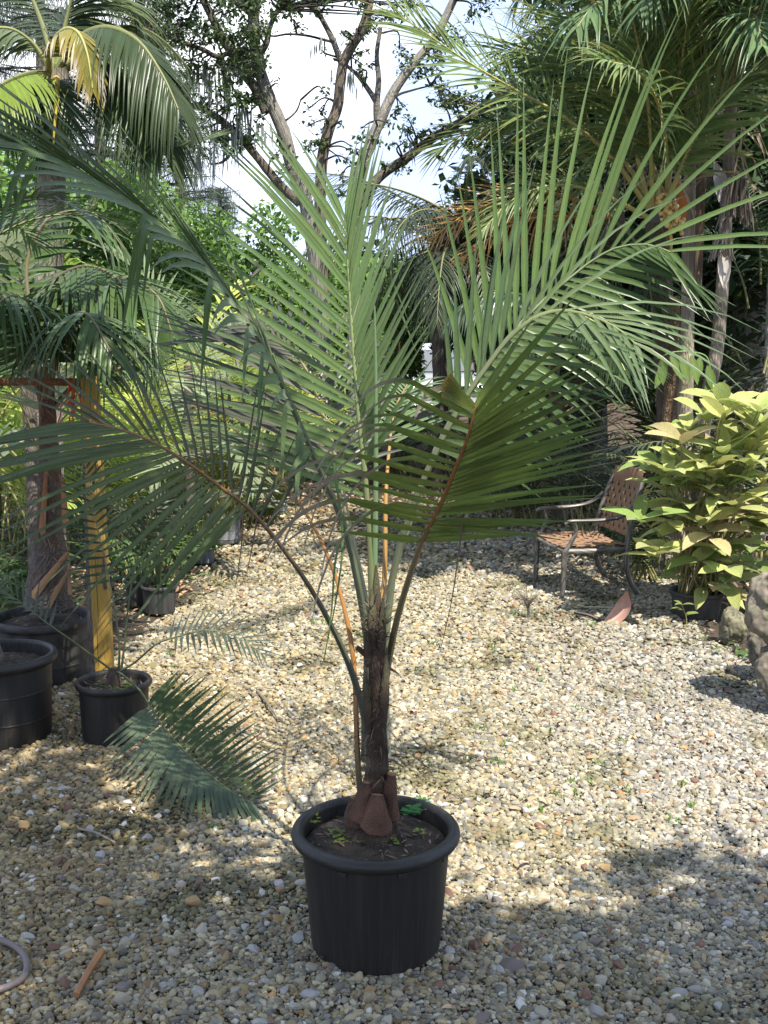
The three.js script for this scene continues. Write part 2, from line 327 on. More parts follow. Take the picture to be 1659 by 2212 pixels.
  for (const [d0, d1, dens] of [[2.4, 4.2, 7000], [4.2, 6.2, 3500]]) { const half = 0.36 * d1 + 0.3, n = dens * 2 * half * (d1 - d0); for (let i = 0; i < n; i++) { const x = rr(-half, half), z = -rr(d0, d1); if (Math.abs(x) > 0.36 * -z + 0.25 || rnd() > lane(x, z)) continue; fines[i % 4].push([x, z, rr(0.0025, 0.0055)]); } }
  const D = new THREE.Object3D(), cc = new THREE.Color();
  spots.forEach((list, k) => {
    const im = shadowed(new THREE.InstancedMesh(geos[k], M.pebble, list.length)); im.name = k ? 'gravel_' + String(k).padStart(3, '0') : 'gravel';
    list.forEach(([x, z, s], i) => {
      D.position.set(x, humps(x, z) + s * rr(-0.25, 0.5), z); D.rotation.set(rr(-0.6, 0.6), rr(0, 6.3), rr(-0.6, 0.6)); D.scale.set(s * rr(0.8, 1.3), s * rr(0.8, 1.2), s * rr(0.8, 1.2)); D.updateMatrix();
      im.setMatrixAt(i, D.matrix); im.setColorAt(i, cc.setRGB(...toneAt(x, z)));
    });
    scene.add(im); tag(im, ['mixed tan cream and grey gravel covering the nursery lane', 'cream gravel bits scattered through the nursery lane', 'brownish gravel bits scattered through the nursery lane', 'small angular gravel bits scattered through the nursery lane'][k], 'gravel', null, 'stuff');
  });
  const stoneMats = []; for (let k = 0; k < 14; k++) { const c = [[0.46, 0.44, 0.4], [0.5, 0.44, 0.33], [0.4, 0.38, 0.36], [0.24, 0.13, 0.09], [0.4, 0.26, 0.12], [0.48, 0.43, 0.34], [0.24, 0.2, 0.18], [0.35, 0.28, 0.17]][k % 8]; stoneMats.push(st({ color: cc.clone().setRGB(...mulc(c, 0.75 * rr(0.7, 1.1))), roughness: 0.9 })); }
  for (let i = 0; i < 260; i++) {
    const d = 2.75 + 2.6 * Math.pow(rnd(), 1.3), x = rr(-0.36, 0.36) * d, s = rr(0.014, 0.025) * (rnd() < 0.08 ? 1.3 : 1);
    if (lane(x, -d) < 0.5 || Math.hypot(x + 0.03, d - 3.72) < 0.27) continue;
    const m = part('stone', big[i % 5], stoneMats[Math.floor(rnd() * 14)], ground); m.position.set(x, humps(x, -d) + s * 0.35, -d); m.rotation.set(rr(-0.3, 0.3), rr(0, 6), rr(-0.3, 0.3)); m.scale.set(s * rr(0.9, 1.3), s, s * rr(0.8, 1.1));
  }
  // leaf litter: curled dead leaves on the far lane and in the beds
  const lf = new GB(); rs(12); const flakeGeo = (() => { const b = new GB(); blade(b, { p: V(-0.5, 0, 0), dir: V(1, 0.25, 0), up: V(0, 1, 0), L: 1, W: 0.42, fold: 0.5, droop: 0.5, segs: 4, shape: 'leaf', c0: [1, 1, 1] }); return b.geo(); })();
  const list = [];
  for (let i = 0; i < 9000; i++) { const d = rr(2.6, 19), x = rr(-0.42, 0.42) * d, L = lane(x, -d), far = sstep(d, 10, 12.5); if (rnd() > far * 0.9 + (1 - L) * 0.5 + 0.07) continue; list.push([x, -d]); }
  const im = shadowed(new THREE.InstancedMesh(flakeGeo, st({ roughness: 0.9, side: THREE.DoubleSide }), list.length)); im.name = 'leaf_litter';
  list.forEach(([x, z], i) => { const s = rr(0.05, 0.11) * (z > -8 ? 0.55 : 1); D.position.set(x, humps(x, z) + 0.02, z); D.rotation.set(rr(-0.4, 0.4), rr(0, 6.3), rr(-0.4, 0.4)); D.scale.set(s, s, s); D.updateMatrix(); im.setMatrixAt(i, D.matrix); im.setColorAt(i, cc.setRGB(...mulc([[0.32, 0.2, 0.11], [0.22, 0.13, 0.07], [0.4, 0.29, 0.17], [0.15, 0.1, 0.07]][i % 4], rr(0.7, 1.2)))); });
  scene.add(im); tag(im, 'brown dry leaf litter on the far lane and beds', 'leaf litter', null, 'stuff');
  // small weeds coming up through the gravel
  const wg = new GB(); rs(15);
  for (let i = 0; i < 150; i++) {
    const d = rr(4.2, 11), x = rr(-0.3, 0.36) * d; if (lane(x, -d) < 0.6 || N3(x * 0.9, 4, d * 0.9) < -0.05) continue;
    for (let k = 0; k < 6; k++) blade(wg, { p: V(x + rr(-0.03, 0.03), humps(x, -d) + 0.01, -d + rr(-0.03, 0.03)), dir: V(rr(-1, 1), rr(0.5, 1.2), rr(-1, 1)), up: V(0, 1, 0.1), L: rr(0.015, 0.04), W: 0.013, shape: 'leaf', segs: 2, c0: [0.1, rr(0.16, 0.24), 0.03] });
  }
  tag(part('weeds', wg.geo(), M.crown, scene), 'tiny green weeds sprouting through the gravel', 'weeds', null, 'stuff');
  // low ground cover in the beds
  const cg = new GB(); rs(16);
  for (let i = 0; i < 5200; i++) {
    const d = rr(6.3, 22), x = rr(-0.45, 0.47) * d, L = lane(x, -d); if (L > 0.25) continue; if (N3(x * 0.7, 9, d * 0.7) < (x < 0 ? -0.2 : -0.05)) continue;
    const y = (x > 0 ? 0.25 : 0.3) * rnd() * sstep(d, 6, 11); for (let k = 0; k < 3; k++) blade(cg, { p: V(x + rr(-0.08, 0.08), y, -d + rr(-0.08, 0.08)), dir: V(rr(-1, 1), rr(0.2, 1.2), rr(-1, 1)), up: V(0, 1, 0.1), L: rr(0.08, 0.22), W: rr(0.025, 0.05), droop: 0.6, shape: 'leaf', segs: 2, c0: mulc([0.07, 0.12, 0.025], rr(0.6, 1.5)) });
  }
  tag(part('ground_cover', cg.geo(), M.crown, scene), 'low green ground cover growing in the beds beside the lane', 'ground cover', null, 'stuff');
}

// ---------- pots ----------
function potParts(o, q) {
  const { rt, rb, h } = q, rim = q.rim ?? 0.018, lip = q.lip ?? 0.03, m = q.mat ?? M.plastic, pr = [];
  pr.push([0.001, 0], [rb - 0.012, 0], [rb, 0.012]);
  const hs = [];
  for (const k of q.rings ?? []) hs.push([k - 0.012, 0], [k - 0.006, 0.004], [k + 0.006, 0.004], [k + 0.012, 0]);
  for (const [k, e] of hs) pr.push([lerp(rb, rt, k) + e, h * k]);
  const ub = h - lip; pr.push([lerp(rb, rt, 0.93) , ub - 0.012], [rt, ub]);
  for (let i = 0; i <= 8; i++) { const a = -Math.PI / 2 + (i / 8) * Math.PI; pr.push([rt + rim * 0.45 + rim * Math.cos(a) * 0.9, h - lip / 2 + (lip / 2) * Math.sin(a)]); }
  pr.push([rt - 0.004, h - 0.003], [rt - 0.008, h - 0.02], [lerp(rb, rt, 0.8) - 0.008, h * 0.8], [lerp(rb, rt, 0.7) - 0.01, h * 0.7]);
  const lg = new THREE.LatheGeometry(pr.map(([x, y]) => new THREE.Vector2(x, y)), 64);
  if (q.ribs) { const p = lg.attributes.position; for (let i = 0; i < p.count; i++) { const x = p.getX(i), z = p.getZ(i), y = p.getY(i), a = Math.atan2(z, x); if (y < ub - 0.014 && y > 0.01) { const k = 1 + 0.012 * Math.sign(Math.sin(a * q.ribs)); p.setX(i, x * k); p.setZ(i, z * k); } } lg.computeVertexNormals(); }
  if (q.dent) { const p = lg.attributes.position; for (let i = 0; i < p.count; i++) { const x = p.getX(i), z = p.getZ(i), a = Math.atan2(z, x), y = p.getY(i); const k = 1 + q.dent * Math.sin(a * 2 + (q.ph ?? 0)) * (0.4 + 0.6 * y / h) + q.dent * 0.4 * Math.sin(a * 3 + 1); p.setX(i, x * k); p.setZ(i, z * k); p.setY(i, y + q.dent * 0.25 * y * Math.sin(a * 2 + 2)); } lg.computeVertexNormals(); }
  const uv = lg.attributes.uv; for (let i = 0; i < uv.count; i++) uv.setX(i, uv.getX(i) * 3);
  const body = part('pot', lg, m, o);
  if (q.lugs) for (let k = 0; k < q.lugs; k++) { const a = (k / q.lugs) * 6.283 + 0.35, l = part('lug', new RoundedBoxGeometry(0.032, 0.018, 0.012, 2, 0.003), m, body); l.position.set(Math.sin(a) * (rt - 0.004), ub - 0.018, Math.cos(a) * (rt - 0.004)); l.rotation.y = a; }
  // soil
  const sg = new GB(), ys = h - (q.sink ?? 0.05), rsoil = lerp(rb, rt, ys / h) - 0.009, c = sg.v(0, ys + (q.mound ?? 0.02), 0, [0.045, 0.032, 0.022]); let prev = null;
  for (let i = 1; i <= 14; i++) { const ring = []; for (let k = 0; k < 48; k++) { const a = (k / 48) * 6.2832, r = rsoil * (i / 14), x = Math.cos(a) * r, z = Math.sin(a) * r, n = fbm(x * 22 + h * 9, 2, z * 22, 3); ring.push(sg.v(x, ys + (q.mound ?? 0.02) * (1 - (i / 14) ** 2) + (i < 14 ? 0.02 * n : -0.004), z, mulc(mixc([0.04, 0.03, 0.022], [0.1, 0.075, 0.055], clamp(n + 0.45, 0, 1)), rr(0.75, 1.2)), x * 4, z * 4)); }
    for (let k = 0; k < 48; k++) { const k2 = (k + 1) % 48; if (prev) sg.q(prev[k], prev[k2], ring[k2], ring[k]); else sg.t(c, ring[k2], ring[k]); } prev = ring; }
  const s = part('soil', sg.geo(), M.soil, o);
  const ch = new GB(); for (let i = 0; i < 90; i++) { const a = rr(0, 6.3), r = rsoil * Math.sqrt(rnd()) * 0.95; blade(ch, { p: V(Math.cos(a) * r, ys + (q.mound ?? 0.02) * (1 - (r / rsoil) ** 2) + rr(0.002, 0.012), Math.sin(a) * r), dir: V(rr(-1, 1), rr(-0.15, 0.3), rr(-1, 1)), up: V(0, 1, 0), L: rr(0.012, 0.05), W: rr(0.004, 0.012), segs: 2, shape: 'leaf', c0: mulc([0.2, 0.14, 0.09], rr(0.3, 1.4)) }); } part('soil_debris', ch.geo(), M.paper, s, 'stuff');
  return { body, soil: s, ys, rsoil };
}
function sprigs(o, n, at, r, sizes, c, name = 'weed') {
  // a little patch of rounded weed leaves
  const gb = new GB();
  for (let i = 0; i < n; i++) { const a = rr(0, 6.3), q = r * Math.sqrt(rnd()), x = at.x + Math.cos(a) * q, z = at.z + Math.sin(a) * q, s = rr(sizes[0], sizes[1]), y = at.y + rr(0.004, 0.02);
    for (let k = 0; k < 3; k++) { const b = k * 2.1 + a; blade(gb, { p: V(x, y, z), dir: V(Math.cos(b), 0.35, Math.sin(b)), up: V(0, 1, 0), L: s, W: s * 0.8, shape: 'leaf', segs: 3, fold: 0.15, droop: 0.2, c0: mulc(c, rr(0.75, 1.25)) }); } }
  return part(name, gb.geo(), M.leafDull, o, 'stuff');
}
const C_FRESH = [0.13, 0.24, 0.035], C_LIME = [0.22, 0.3, 0.04];

// ---------- the potted palm in the middle ----------
{
  rs(101);
  const K = 1.22, base = g(812, 2036), d0 = -base.z; base.y = 0;
  const px = (x, y) => P(x, y, d0);
  const h = px(812, 1783).y, rt = 0.5 * (px(993, 1783).x - px(631, 1783).x) - 0.03, rb = 0.5 * (px(953, 2000).x - px(670, 2000).x) - 0.004;
  const o = thing('potted_palm', 'tall feather-leaved palm in a big black nursery pot in the middle of the gravel', 'potted palm', base);
  const pt = potParts(o, { rt, rb, h, rim: 0.024, lip: 0.044, lugs: 8, sink: 0.055, mound: 0.035 });
  const LB = (q) => q.clone().sub(base);
  // trunk, wrapped in brown fibre
  const tg = new GB();
  tube(tg, pp([[805, 1800, d0], [806, 1740, d0], [812, 1680, d0], [815, 1600, d0], [815, 1500, d0], [813, 1400, d0], [814, 1322, d0]]).map(LB), (t) => [0.085, 0.07, 0.042, 0.036, 0.031, 0.027, 0.023, 0.017][Math.min(7, Math.floor(t * 7))] * (1 - (t * 7 % 1)) + [0.085, 0.07, 0.042, 0.036, 0.031, 0.027, 0.023, 0.017][Math.min(7, Math.floor(t * 7) + 1)] * (t * 7 % 1), 0,
    (t) => mulc(mixc([0.06, 0.035, 0.024], [0.11, 0.075, 0.05], 0.5 + 0.5 * Math.sin(t * 31 + 3 * Math.sin(t * 17))), 0.9), { segs: 90, sides: 26, rough: 0.42, ry: 6, mottle: 1.2, my: 5 });
  const trunk = part('trunk', tg.geo(), M.fibre, o);
  // ring scars and loose fibre flaps
  const fg = new GB();
  for (let i = 0; i < 200; i++) { const y = rr(1320, 1780), a = rr(-1.6, 1.6), r = lerp(0.062, 0.024, (1780 - y) / 450), c = px(811, y).sub(base), p = c.add(V(Math.sin(a) * r, 0, Math.cos(a) * r)); blade(fg, { p, dir: V(Math.sin(a) * 0.5 + rr(-0.6, 0.6), rr(-0.3, 1), Math.cos(a) * 0.5), up: V(Math.sin(a), 0, Math.cos(a)), L: rr(0.02, 0.07), W: rr(0.004, 0.014), droop: 0.5, c0: mulc([0.1, 0.066, 0.042], rr(0.5, 1.3)), segs: 3 }); }
  part('fibre', fg.geo(), M.paper, trunk, 'stuff');
  // green-brown sheaths wrapping the stalks at the top, torn fibre standing up round them
  for (const [x, y, x2, y2, dz, r] of [[806, 1400, 803, 1270, 0.012, 0.021], [822, 1430, 828, 1290, 0.016, 0.018], [797, 1440, 790, 1330, 0.012, 0.017], [815, 1360, 812, 1220, -0.01, 0.02], [828, 1560, 836, 1400, 0.028, 0.018], [796, 1580, 790, 1450, 0.02, 0.017]]) { const b = new GB(); tube(b, [P(x, y, d0 - dz), P((x + x2) / 2, (y + y2) / 2, d0 - dz * 1.1), P(x2, y2, d0 - dz)].map(LB), (t) => 0.74 * r * (t < 0.3 ? 0.9 + t : 1.2 - 1.45 * Math.pow((t - 0.3) / 0.7, 1.5) * 0.72), 0, (t) => mixc([0.1, 0.065, 0.042], [0.15, 0.14, 0.07], sstep(t, 0.2, 0.9)), { sides: 12, segs: 16, rough: 0.3, ry: 10, mottle: 0.7, my: 5 }); part('leaf_sheath', b.geo(), M.fibre, o); }
  { const b = new GB(); for (let i = 0; i < 90; i++) { const y = rr(1290, 1420), a = rr(-3.1, 3.1), r = rr(0.012, 0.03), p = px(813, y).sub(base).add(V(Math.sin(a) * r, 0, Math.cos(a) * r)); blade(b, { p, dir: V(Math.sin(a) * 0.35 + rr(-0.3, 0.3), rr(0.4, 1), Math.cos(a) * 0.35), up: V(Math.sin(a), 0, Math.cos(a)), L: rr(0.03, 0.09), W: rr(0.003, 0.009), droop: 0.7, c0: mulc([0.13, 0.088, 0.055], rr(0.5, 1.4)), segs: 4 }); } for (let i = 0; i < 110; i++) { const a = rr(-3.1, 3.1), p = px(808, 1790).sub(base).add(V(Math.sin(a) * rr(0.06, 0.1), 0.01, Math.cos(a) * rr(0.06, 0.1))); blade(b, { p, dir: V(Math.sin(a) + rr(-0.6, 0.6), rr(-0.1, 0.9), Math.cos(a) + rr(-0.6, 0.6)), up: V(0, 1, 0), L: rr(0.02, 0.08), W: 0.004, droop: 1.1, c0: mulc([0.12, 0.08, 0.055], rr(0.4, 1.3)), segs: 4 }); } part('torn_fibre', b.geo(), M.paper, trunk, 'stuff'); }
  // cut leaf bases
  const stub = (x, y, x2, y2, dz, r0, r1) => { const b = new GB(); tube(b, [P(x, y, d0 - dz), P((x + x2) / 2, (y + y2) / 2, d0 - dz * 1.15), P(x2, y2, d0 - dz)].map(LB), r0, r1, [0.15, 0.075, 0.045], { sides: 16, segs: 14, rough: 0.3, ry: 14, wide: 1.3, capColor: [0.26, 0.14, 0.065], mottle: 0.8 }); part('leaf_base', b.geo(), M.fibre, o); };
  stub(812, 1778, 815, 1716, 0.085, 0.05, 0.018); stub(838, 1760, 846, 1672, 0.03, 0.036, 0.014); stub(783, 1760, 792, 1690, 0.045, 0.045, 0.012); stub(772, 1770, 770, 1722, 0.02, 0.046, 0.02); stub(798, 1420, 770, 1398, 0.01, 0.012, 0.008);
  // weeds in the pot
  const soilAt = (x, y) => { const q = g(x, y, pt.ys + 0.02).sub(base); return q; };
  for (const [x, y, n, r] of [[745, 1815, 16, 0.045], [730, 1808, 10, 0.03], [780, 1822, 8, 0.03], [815, 1818, 12, 0.04], [850, 1825, 8, 0.03], [672, 1778, 9, 0.03], [905, 1805, 6, 0.02], [930, 1755, 8, 0.03]]) sprigs(o, n, soilAt(x, y), r, [0.008, 0.016], C_LIME);
  sprigs(o, 6, soilAt(885, 1775).add(V(0, 0.02, 0)), 0.028, [0.025, 0.045], [0.05, 0.2, 0.04]); sprigs(o, 12, soilAt(905, 1745), 0.05, [0.014, 0.024], [0.05, 0.16, 0.05]);
  const G = [0.09, 0.175, 0.05], GT = [0.14, 0.235, 0.08], GD = [0.03, 0.065, 0.022], GREY = [0.09, 0.15, 0.07], RIB = [0.2, 0.26, 0.08];
  const F = (def) => frond(o, { each: true, r0: 0.0155, r1: 0.0025, boot: 0.7, aj: 3, lj: 5, W: 0.03, c0: G, c1: GT, rib: RIB, up: V(0, 0.25, 1), ...def, pts: pp(def.pts, K) });
  const DRY = [0.36, 0.3, 0.26];
  // front right frond: orange stalk, dried curled tips on its left half
  F({ pts: [[812, 1700, 2.985], [822, 1560, 2.97], [847, 1385, 2.88], [880, 1260, 2.77], [920, 1150, 2.7], [944, 1106, 2.66], [985, 1010, 2.58], [1012, 940, 2.52], [1023, 897, 2.5], [1027, 872, 2.5]], rc: (t) => mixc([0.13, 0.11, 0.05], [0.26, 0.1, 0.025], sstep(t, 0.3, 0.65)),
    c0: [0.13, 0.21, 0.04], c1: [0.125, 0.205, 0.055], rib: [0.28, 0.26, 0.06], W: 0.034,
    R: { n: 29, t0: 0.66, len: 0.54, a0: 50, a1: 24, lift: 12, droop: 0.07, cd: DRY, dead: 0.86, deadp: 0.5, prof: (u) => 0.75 + 0.3 * Math.sin(Math.PI * u), tipk: 0.75 },
    Lf: { n: 17, t0: 0.66, len: 0.32, a0: 92, a1: 62, lift: 24, droop: 0.04, cd: DRY, dead: 0.38, deadp: 0.8, dry: 3.2, curl: 2.2, deadlen: 1.75, prof: (u) => 0.9 + 0.25 * Math.sin(Math.PI * u) } });
  // fused, chewed-off leaflet end at its tip
  { const b = new GB(), a = P(1026, 888, 2.5 * K).sub(base), e = P(958, 828, 2.46 * K).sub(base), d = e.clone().sub(a); for (const [k, w] of [[-0.16, 0.03], [0, 0.036], [0.17, 0.03]]) blade(b, { p: a, dir: V(d.x, d.y + k * d.length(), d.z), up: V(0, 0.2, 1), L: d.length() * rr(0.88, 1.05), W: w * 1.2, shape: 'blunt', fold: 0.25, segs: 4, c0: [0.12, 0.16, 0.03], c1: [0.13, 0.17, 0.03], cd: [0.25, 0.13, 0.04], dead: 0.93 }); part('leaflet', b.geo(), M.leaf, o); }
  // central upright frond
  F({ pts: [[812, 1380, 3.05], [804, 1300, 3.05], [800, 1180, 3.06], [788, 1020, 3.08], [775, 900, 3.11], [764, 760, 3.16], [756, 640, 3.22], [750, 540, 3.27], [747, 470, 3.32]], rc: (t) => mixc([0.12, 0.12, 0.05], [0.2, 0.26, 0.09], t),
    up: V(-0.35, 0.1, 1), W: 0.029, c0: [0.11, 0.2, 0.07], c1: [0.19, 0.28, 0.13],
    R: { n: 31, cd: [0.2, 0.14, 0.06], dead: 0.92, deadp: 0.25, t0: 0.4, len: 0.52, a0: 50, a1: 12, lift: 22, droop: 0.12, kinkp: 0.06, prof: (u) => 0.85 + 0.15 * Math.sin(Math.PI * u) },
    Lf: { n: 32, cd: [0.2, 0.14, 0.06], dead: 0.92, deadp: 0.25, t0: 0.33, len: 0.86, a0: 68, a1: 20, lift: 8, droop: 0.2, kinkp: 0.03, prof: (u) => 0.8 + 0.25 * Math.sin(Math.PI * u) } });
  // tall frond to the right
  F({ pts: [[830, 1640, 3.06], [832, 1480, 3.08], [832, 1380, 3.11], [836, 1297, 3.12], [860, 1205, 3.15], [887, 1125, 3.18], [945, 960, 3.25], [1010, 850, 3.3], [1083, 746, 3.32], [1166, 656, 3.35], [1216, 613, 3.36], [1285, 559, 3.36], [1335, 534, 3.34], [1400, 528, 3.3], [1450, 545, 3.26]], rc: (t) => mixc([0.16, 0.17, 0.12], [0.15, 0.19, 0.08], t), up: V(-0.1, 0.45, 1), W: 0.042,
    R: { n: 27, t0: 0.6, len: 0.55, W: 0.04, a0: 92, a1: 22, lift: 0, droop: 0.42, c0: [0.05, 0.11, 0.025], c1: [0.055, 0.12, 0.03] },
    Lf: { n: 22, t0: 0.6, len: 0.9, W: 0.033, a0: 46, a1: 30, lift: 14, droop: 0.26, cd: [0.12, 0.05, 0.02], dead: 0.93, deadp: 0.3, prof: (u) => 0.5 + 0.55 * Math.sin(Math.PI * clamp(u * 0.75 + 0.1, 0, 1)), tipk: 0.8 } });
  // arching frond below it
  F({ pts: [[824, 1530, 3.02], [832, 1400, 3.01], [852, 1225, 2.98], [905, 1060, 2.92], [990, 885, 2.88], [1062, 778, 2.86], [1098, 732, 2.85], [1152, 688, 2.83], [1198, 672, 2.82], [1242, 674, 2.79], [1296, 690, 2.75], [1340, 714, 2.71], [1375, 745, 2.68]], rc: (t) => mixc([0.14, 0.15, 0.09], [0.17, 0.21, 0.07], t), up: V(0.1, 0.8, 0.6), c0: GREY, c1: G, W: 0.03,
    R: { n: 22, t0: 0.52, len: 0.5, a0: 72, a1: 26, lift: -8, droop: 0.3 },
    Lf: { n: 18, t0: 0.58, len: 0.62, a0: 34, a1: 18, lift: 10, droop: 0.45 } });
  // great arching frond to the left
  F({ pts: [[798, 1500, 3.04], [793, 1384, 3.03], [776, 1276, 3.0], [742, 1132, 2.95], [688, 1009, 2.9], [620, 854, 2.8], [566, 742, 2.72], [526, 685, 2.66], [440, 570, 2.55], [340, 480, 2.45], [240, 410, 2.38], [120, 345, 2.3], [0, 300, 2.22], [-90, 280, 2.2]], rc: (t) => mixc([0.09, 0.1, 0.065], [0.14, 0.19, 0.05], t), up: V(0.5, 0.75, 0.35), W: 0.042, c0: [0.085, 0.15, 0.045], c1: [0.11, 0.19, 0.065], cd: [0.2, 0.13, 0.05], dead: 0.93, deadp: 0.3,
    R: { n: 24, t0: 0.48, len: 0.66, W: 0.038, a0: 20, a1: 6, lift: 6, droop: 0.12, kinkp: 0.05 },
    Lf: { n: 27, t0: 0.38, len: 0.5, a0: 62, a1: 14, lift: 4, droop: 0.35, kinkp: 0.55 } });
  // grey frond leaning back to the left
  F({ pts: [[806, 1500, 3.08], [800, 1370, 3.1], [782, 1260, 3.12], [757, 1150, 3.15], [735, 1034, 3.2], [714, 944, 3.25], [692, 883, 3.3], [667, 811, 3.35], [638, 762, 3.4], [598, 728, 3.45], [545, 705, 3.5]], rc: (t) => mixc([0.2, 0.2, 0.11], [0.26, 0.23, 0.09], t), up: V(0.1, 0.3, 1), c0: [0.085, 0.095, 0.085], c1: [0.06, 0.075, 0.06], rib: [0.2, 0.19, 0.11],
    R: { n: 24, t0: 0.52, len: 0.42, a0: 74, a1: 25, lift: -10, droop: 0.25 },
    Lf: { n: 26, t0: 0.5, len: 0.72, a0: 62, a1: 20, lift: -6, droop: 0.12 } });
  // front left frond
  F({ pts: [[795, 1640, 3.0], [787, 1546, 2.99], [766, 1470, 2.97], [746, 1416, 2.95], [714, 1348, 2.9], [674, 1276, 2.85], [611, 1185, 2.75], [534, 1095, 2.65], [472, 1049, 2.58], [410, 1003, 2.5], [333, 956, 2.42], [256, 926, 2.35], [190, 912, 2.3]], rc: (t) => mixc([0.075, 0.08, 0.05], [0.24, 0.12, 0.04], sstep(t, 0.35, 0.7)), up: V(0.05, 0.6, 0.8), c0: [0.065, 0.12, 0.035], c1: [0.08, 0.14, 0.045], rib: [0.22, 0.2, 0.07], W: 0.025,
    R: { n: 20, t0: 0.58, len: 0.33, a0: 78, a1: 14, lift: 14, droop: 0.1, prof: (u) => 0.85 + 0.3 * Math.sin(Math.PI * u), c0: [0.06, 0.075, 0.05] },
    Lf: { n: 24, t0: 0.645, len: 0.8, a0: 60, a1: 14, lift: 2, droop: 0.14, cd: [0.3, 0.22, 0.14], dead: 0.9, deadp: 0.6, prof: (u) => 0.55 + 0.45 * Math.sin(Math.PI * clamp(u * 0.8 + 0.1, 0, 1)) } });
  // browned frond behind on an orange stalk, and one leaning away
  F({ each: false, pts: [[786, 1765, 3.0], [776, 1690, 2.99], [771, 1600, 3.0], [764, 1431, 3.05], [746, 1323, 3.1], [714, 1215, 3.18], [667, 1118, 3.25], [602, 1031, 3.35], [540, 960, 3.45], [470, 900, 3.55], [400, 870, 3.65]], rc: (t) => mixc([0.12, 0.1, 0.055], [0.38, 0.17, 0.035], sstep(t, 0.08, 0.3)).map((q) => q * 0.78), c0: [0.06, 0.085, 0.035], c1: [0.075, 0.09, 0.04], r0: 0.013, W: 0.024, up: V(0.1, 0.5, 0.8),
    R: { n: 14, t0: 0.6, len: 0.36, a0: 70, a1: 20, droop: 0.5 }, Lf: { n: 14, t0: 0.6, len: 0.4, a0: 60, a1: 20, droop: 0.6, cd: DRY, dead: 0.5, deadp: 0.5 } });
  F({ each: false, pts: [[818, 1340, 3.12], [829, 1276, 3.2], [834, 1060, 3.3], [842, 960, 3.45], [855, 880, 3.7], [880, 830, 4.0]], rc: [0.34, 0.19, 0.05], W: 0.026, r0: 0.013, up: V(0, 0.8, 0.6),
    R: { n: 16, t0: 0.5, len: 0.42, a0: 62, a1: 25, droop: 0.2 }, Lf: { n: 14, t0: 0.55, len: 0.36, a0: 65, a1: 25, droop: 0.3 } });
  // unopened spear leaf
  const sg = new GB(); tube(sg, pp([[808, 1310, 3.06], [812, 1016, 3.05], [812, 820, 3.04], [809, 660, 3.03]], K).map(LB), (t) => 0.0115 * (1 - t * 0.75), 0, [0.12, 0.19, 0.085], { sides: 6, wide: 0.7 }); part('spear_leaf', sg.geo(), M.stem, o);
  // dry threads hanging from the fronds
  for (const l of [[[1000, 1130, 2.62], [990, 1200, 2.62], [975, 1300, 2.62], [950, 1410, 2.62]], [[555, 1120, 2.66], [545, 1180, 2.66], [533, 1240, 2.66]], [[525, 1110, 2.64], [520, 1190, 2.64], [508, 1270, 2.64]], [[720, 1000, 2.9], [740, 1160, 2.9], [725, 1300, 2.9], [695, 1440, 2.9]], [[790, 1110, 2.9], [735, 1170, 2.85], [715, 1330, 2.85], [700, 1430, 2.85]]]) { const tg2 = new GB(), green = l[0][0] > 700 && l[0][0] < 800; tube(tg2, pp(l, K).map(LB), green ? 0.006 : 0.0028, 0.001, green ? [0.09, 0.17, 0.05] : [0.12, 0.075, 0.05], { sides: 5, wide: green ? 0.4 : 1 }); part('leaf_thread', tg2.geo(), M.stem, o); }
}

// generic palm frond defaults for local (copyable) plants
const lf = (o, pts, q) => frond(o, { world: false, r0: 0.012, r1: 0.002, rc: [0.16, 0.16, 0.06], up: V(0, 1, 0.05), ...q, pts });

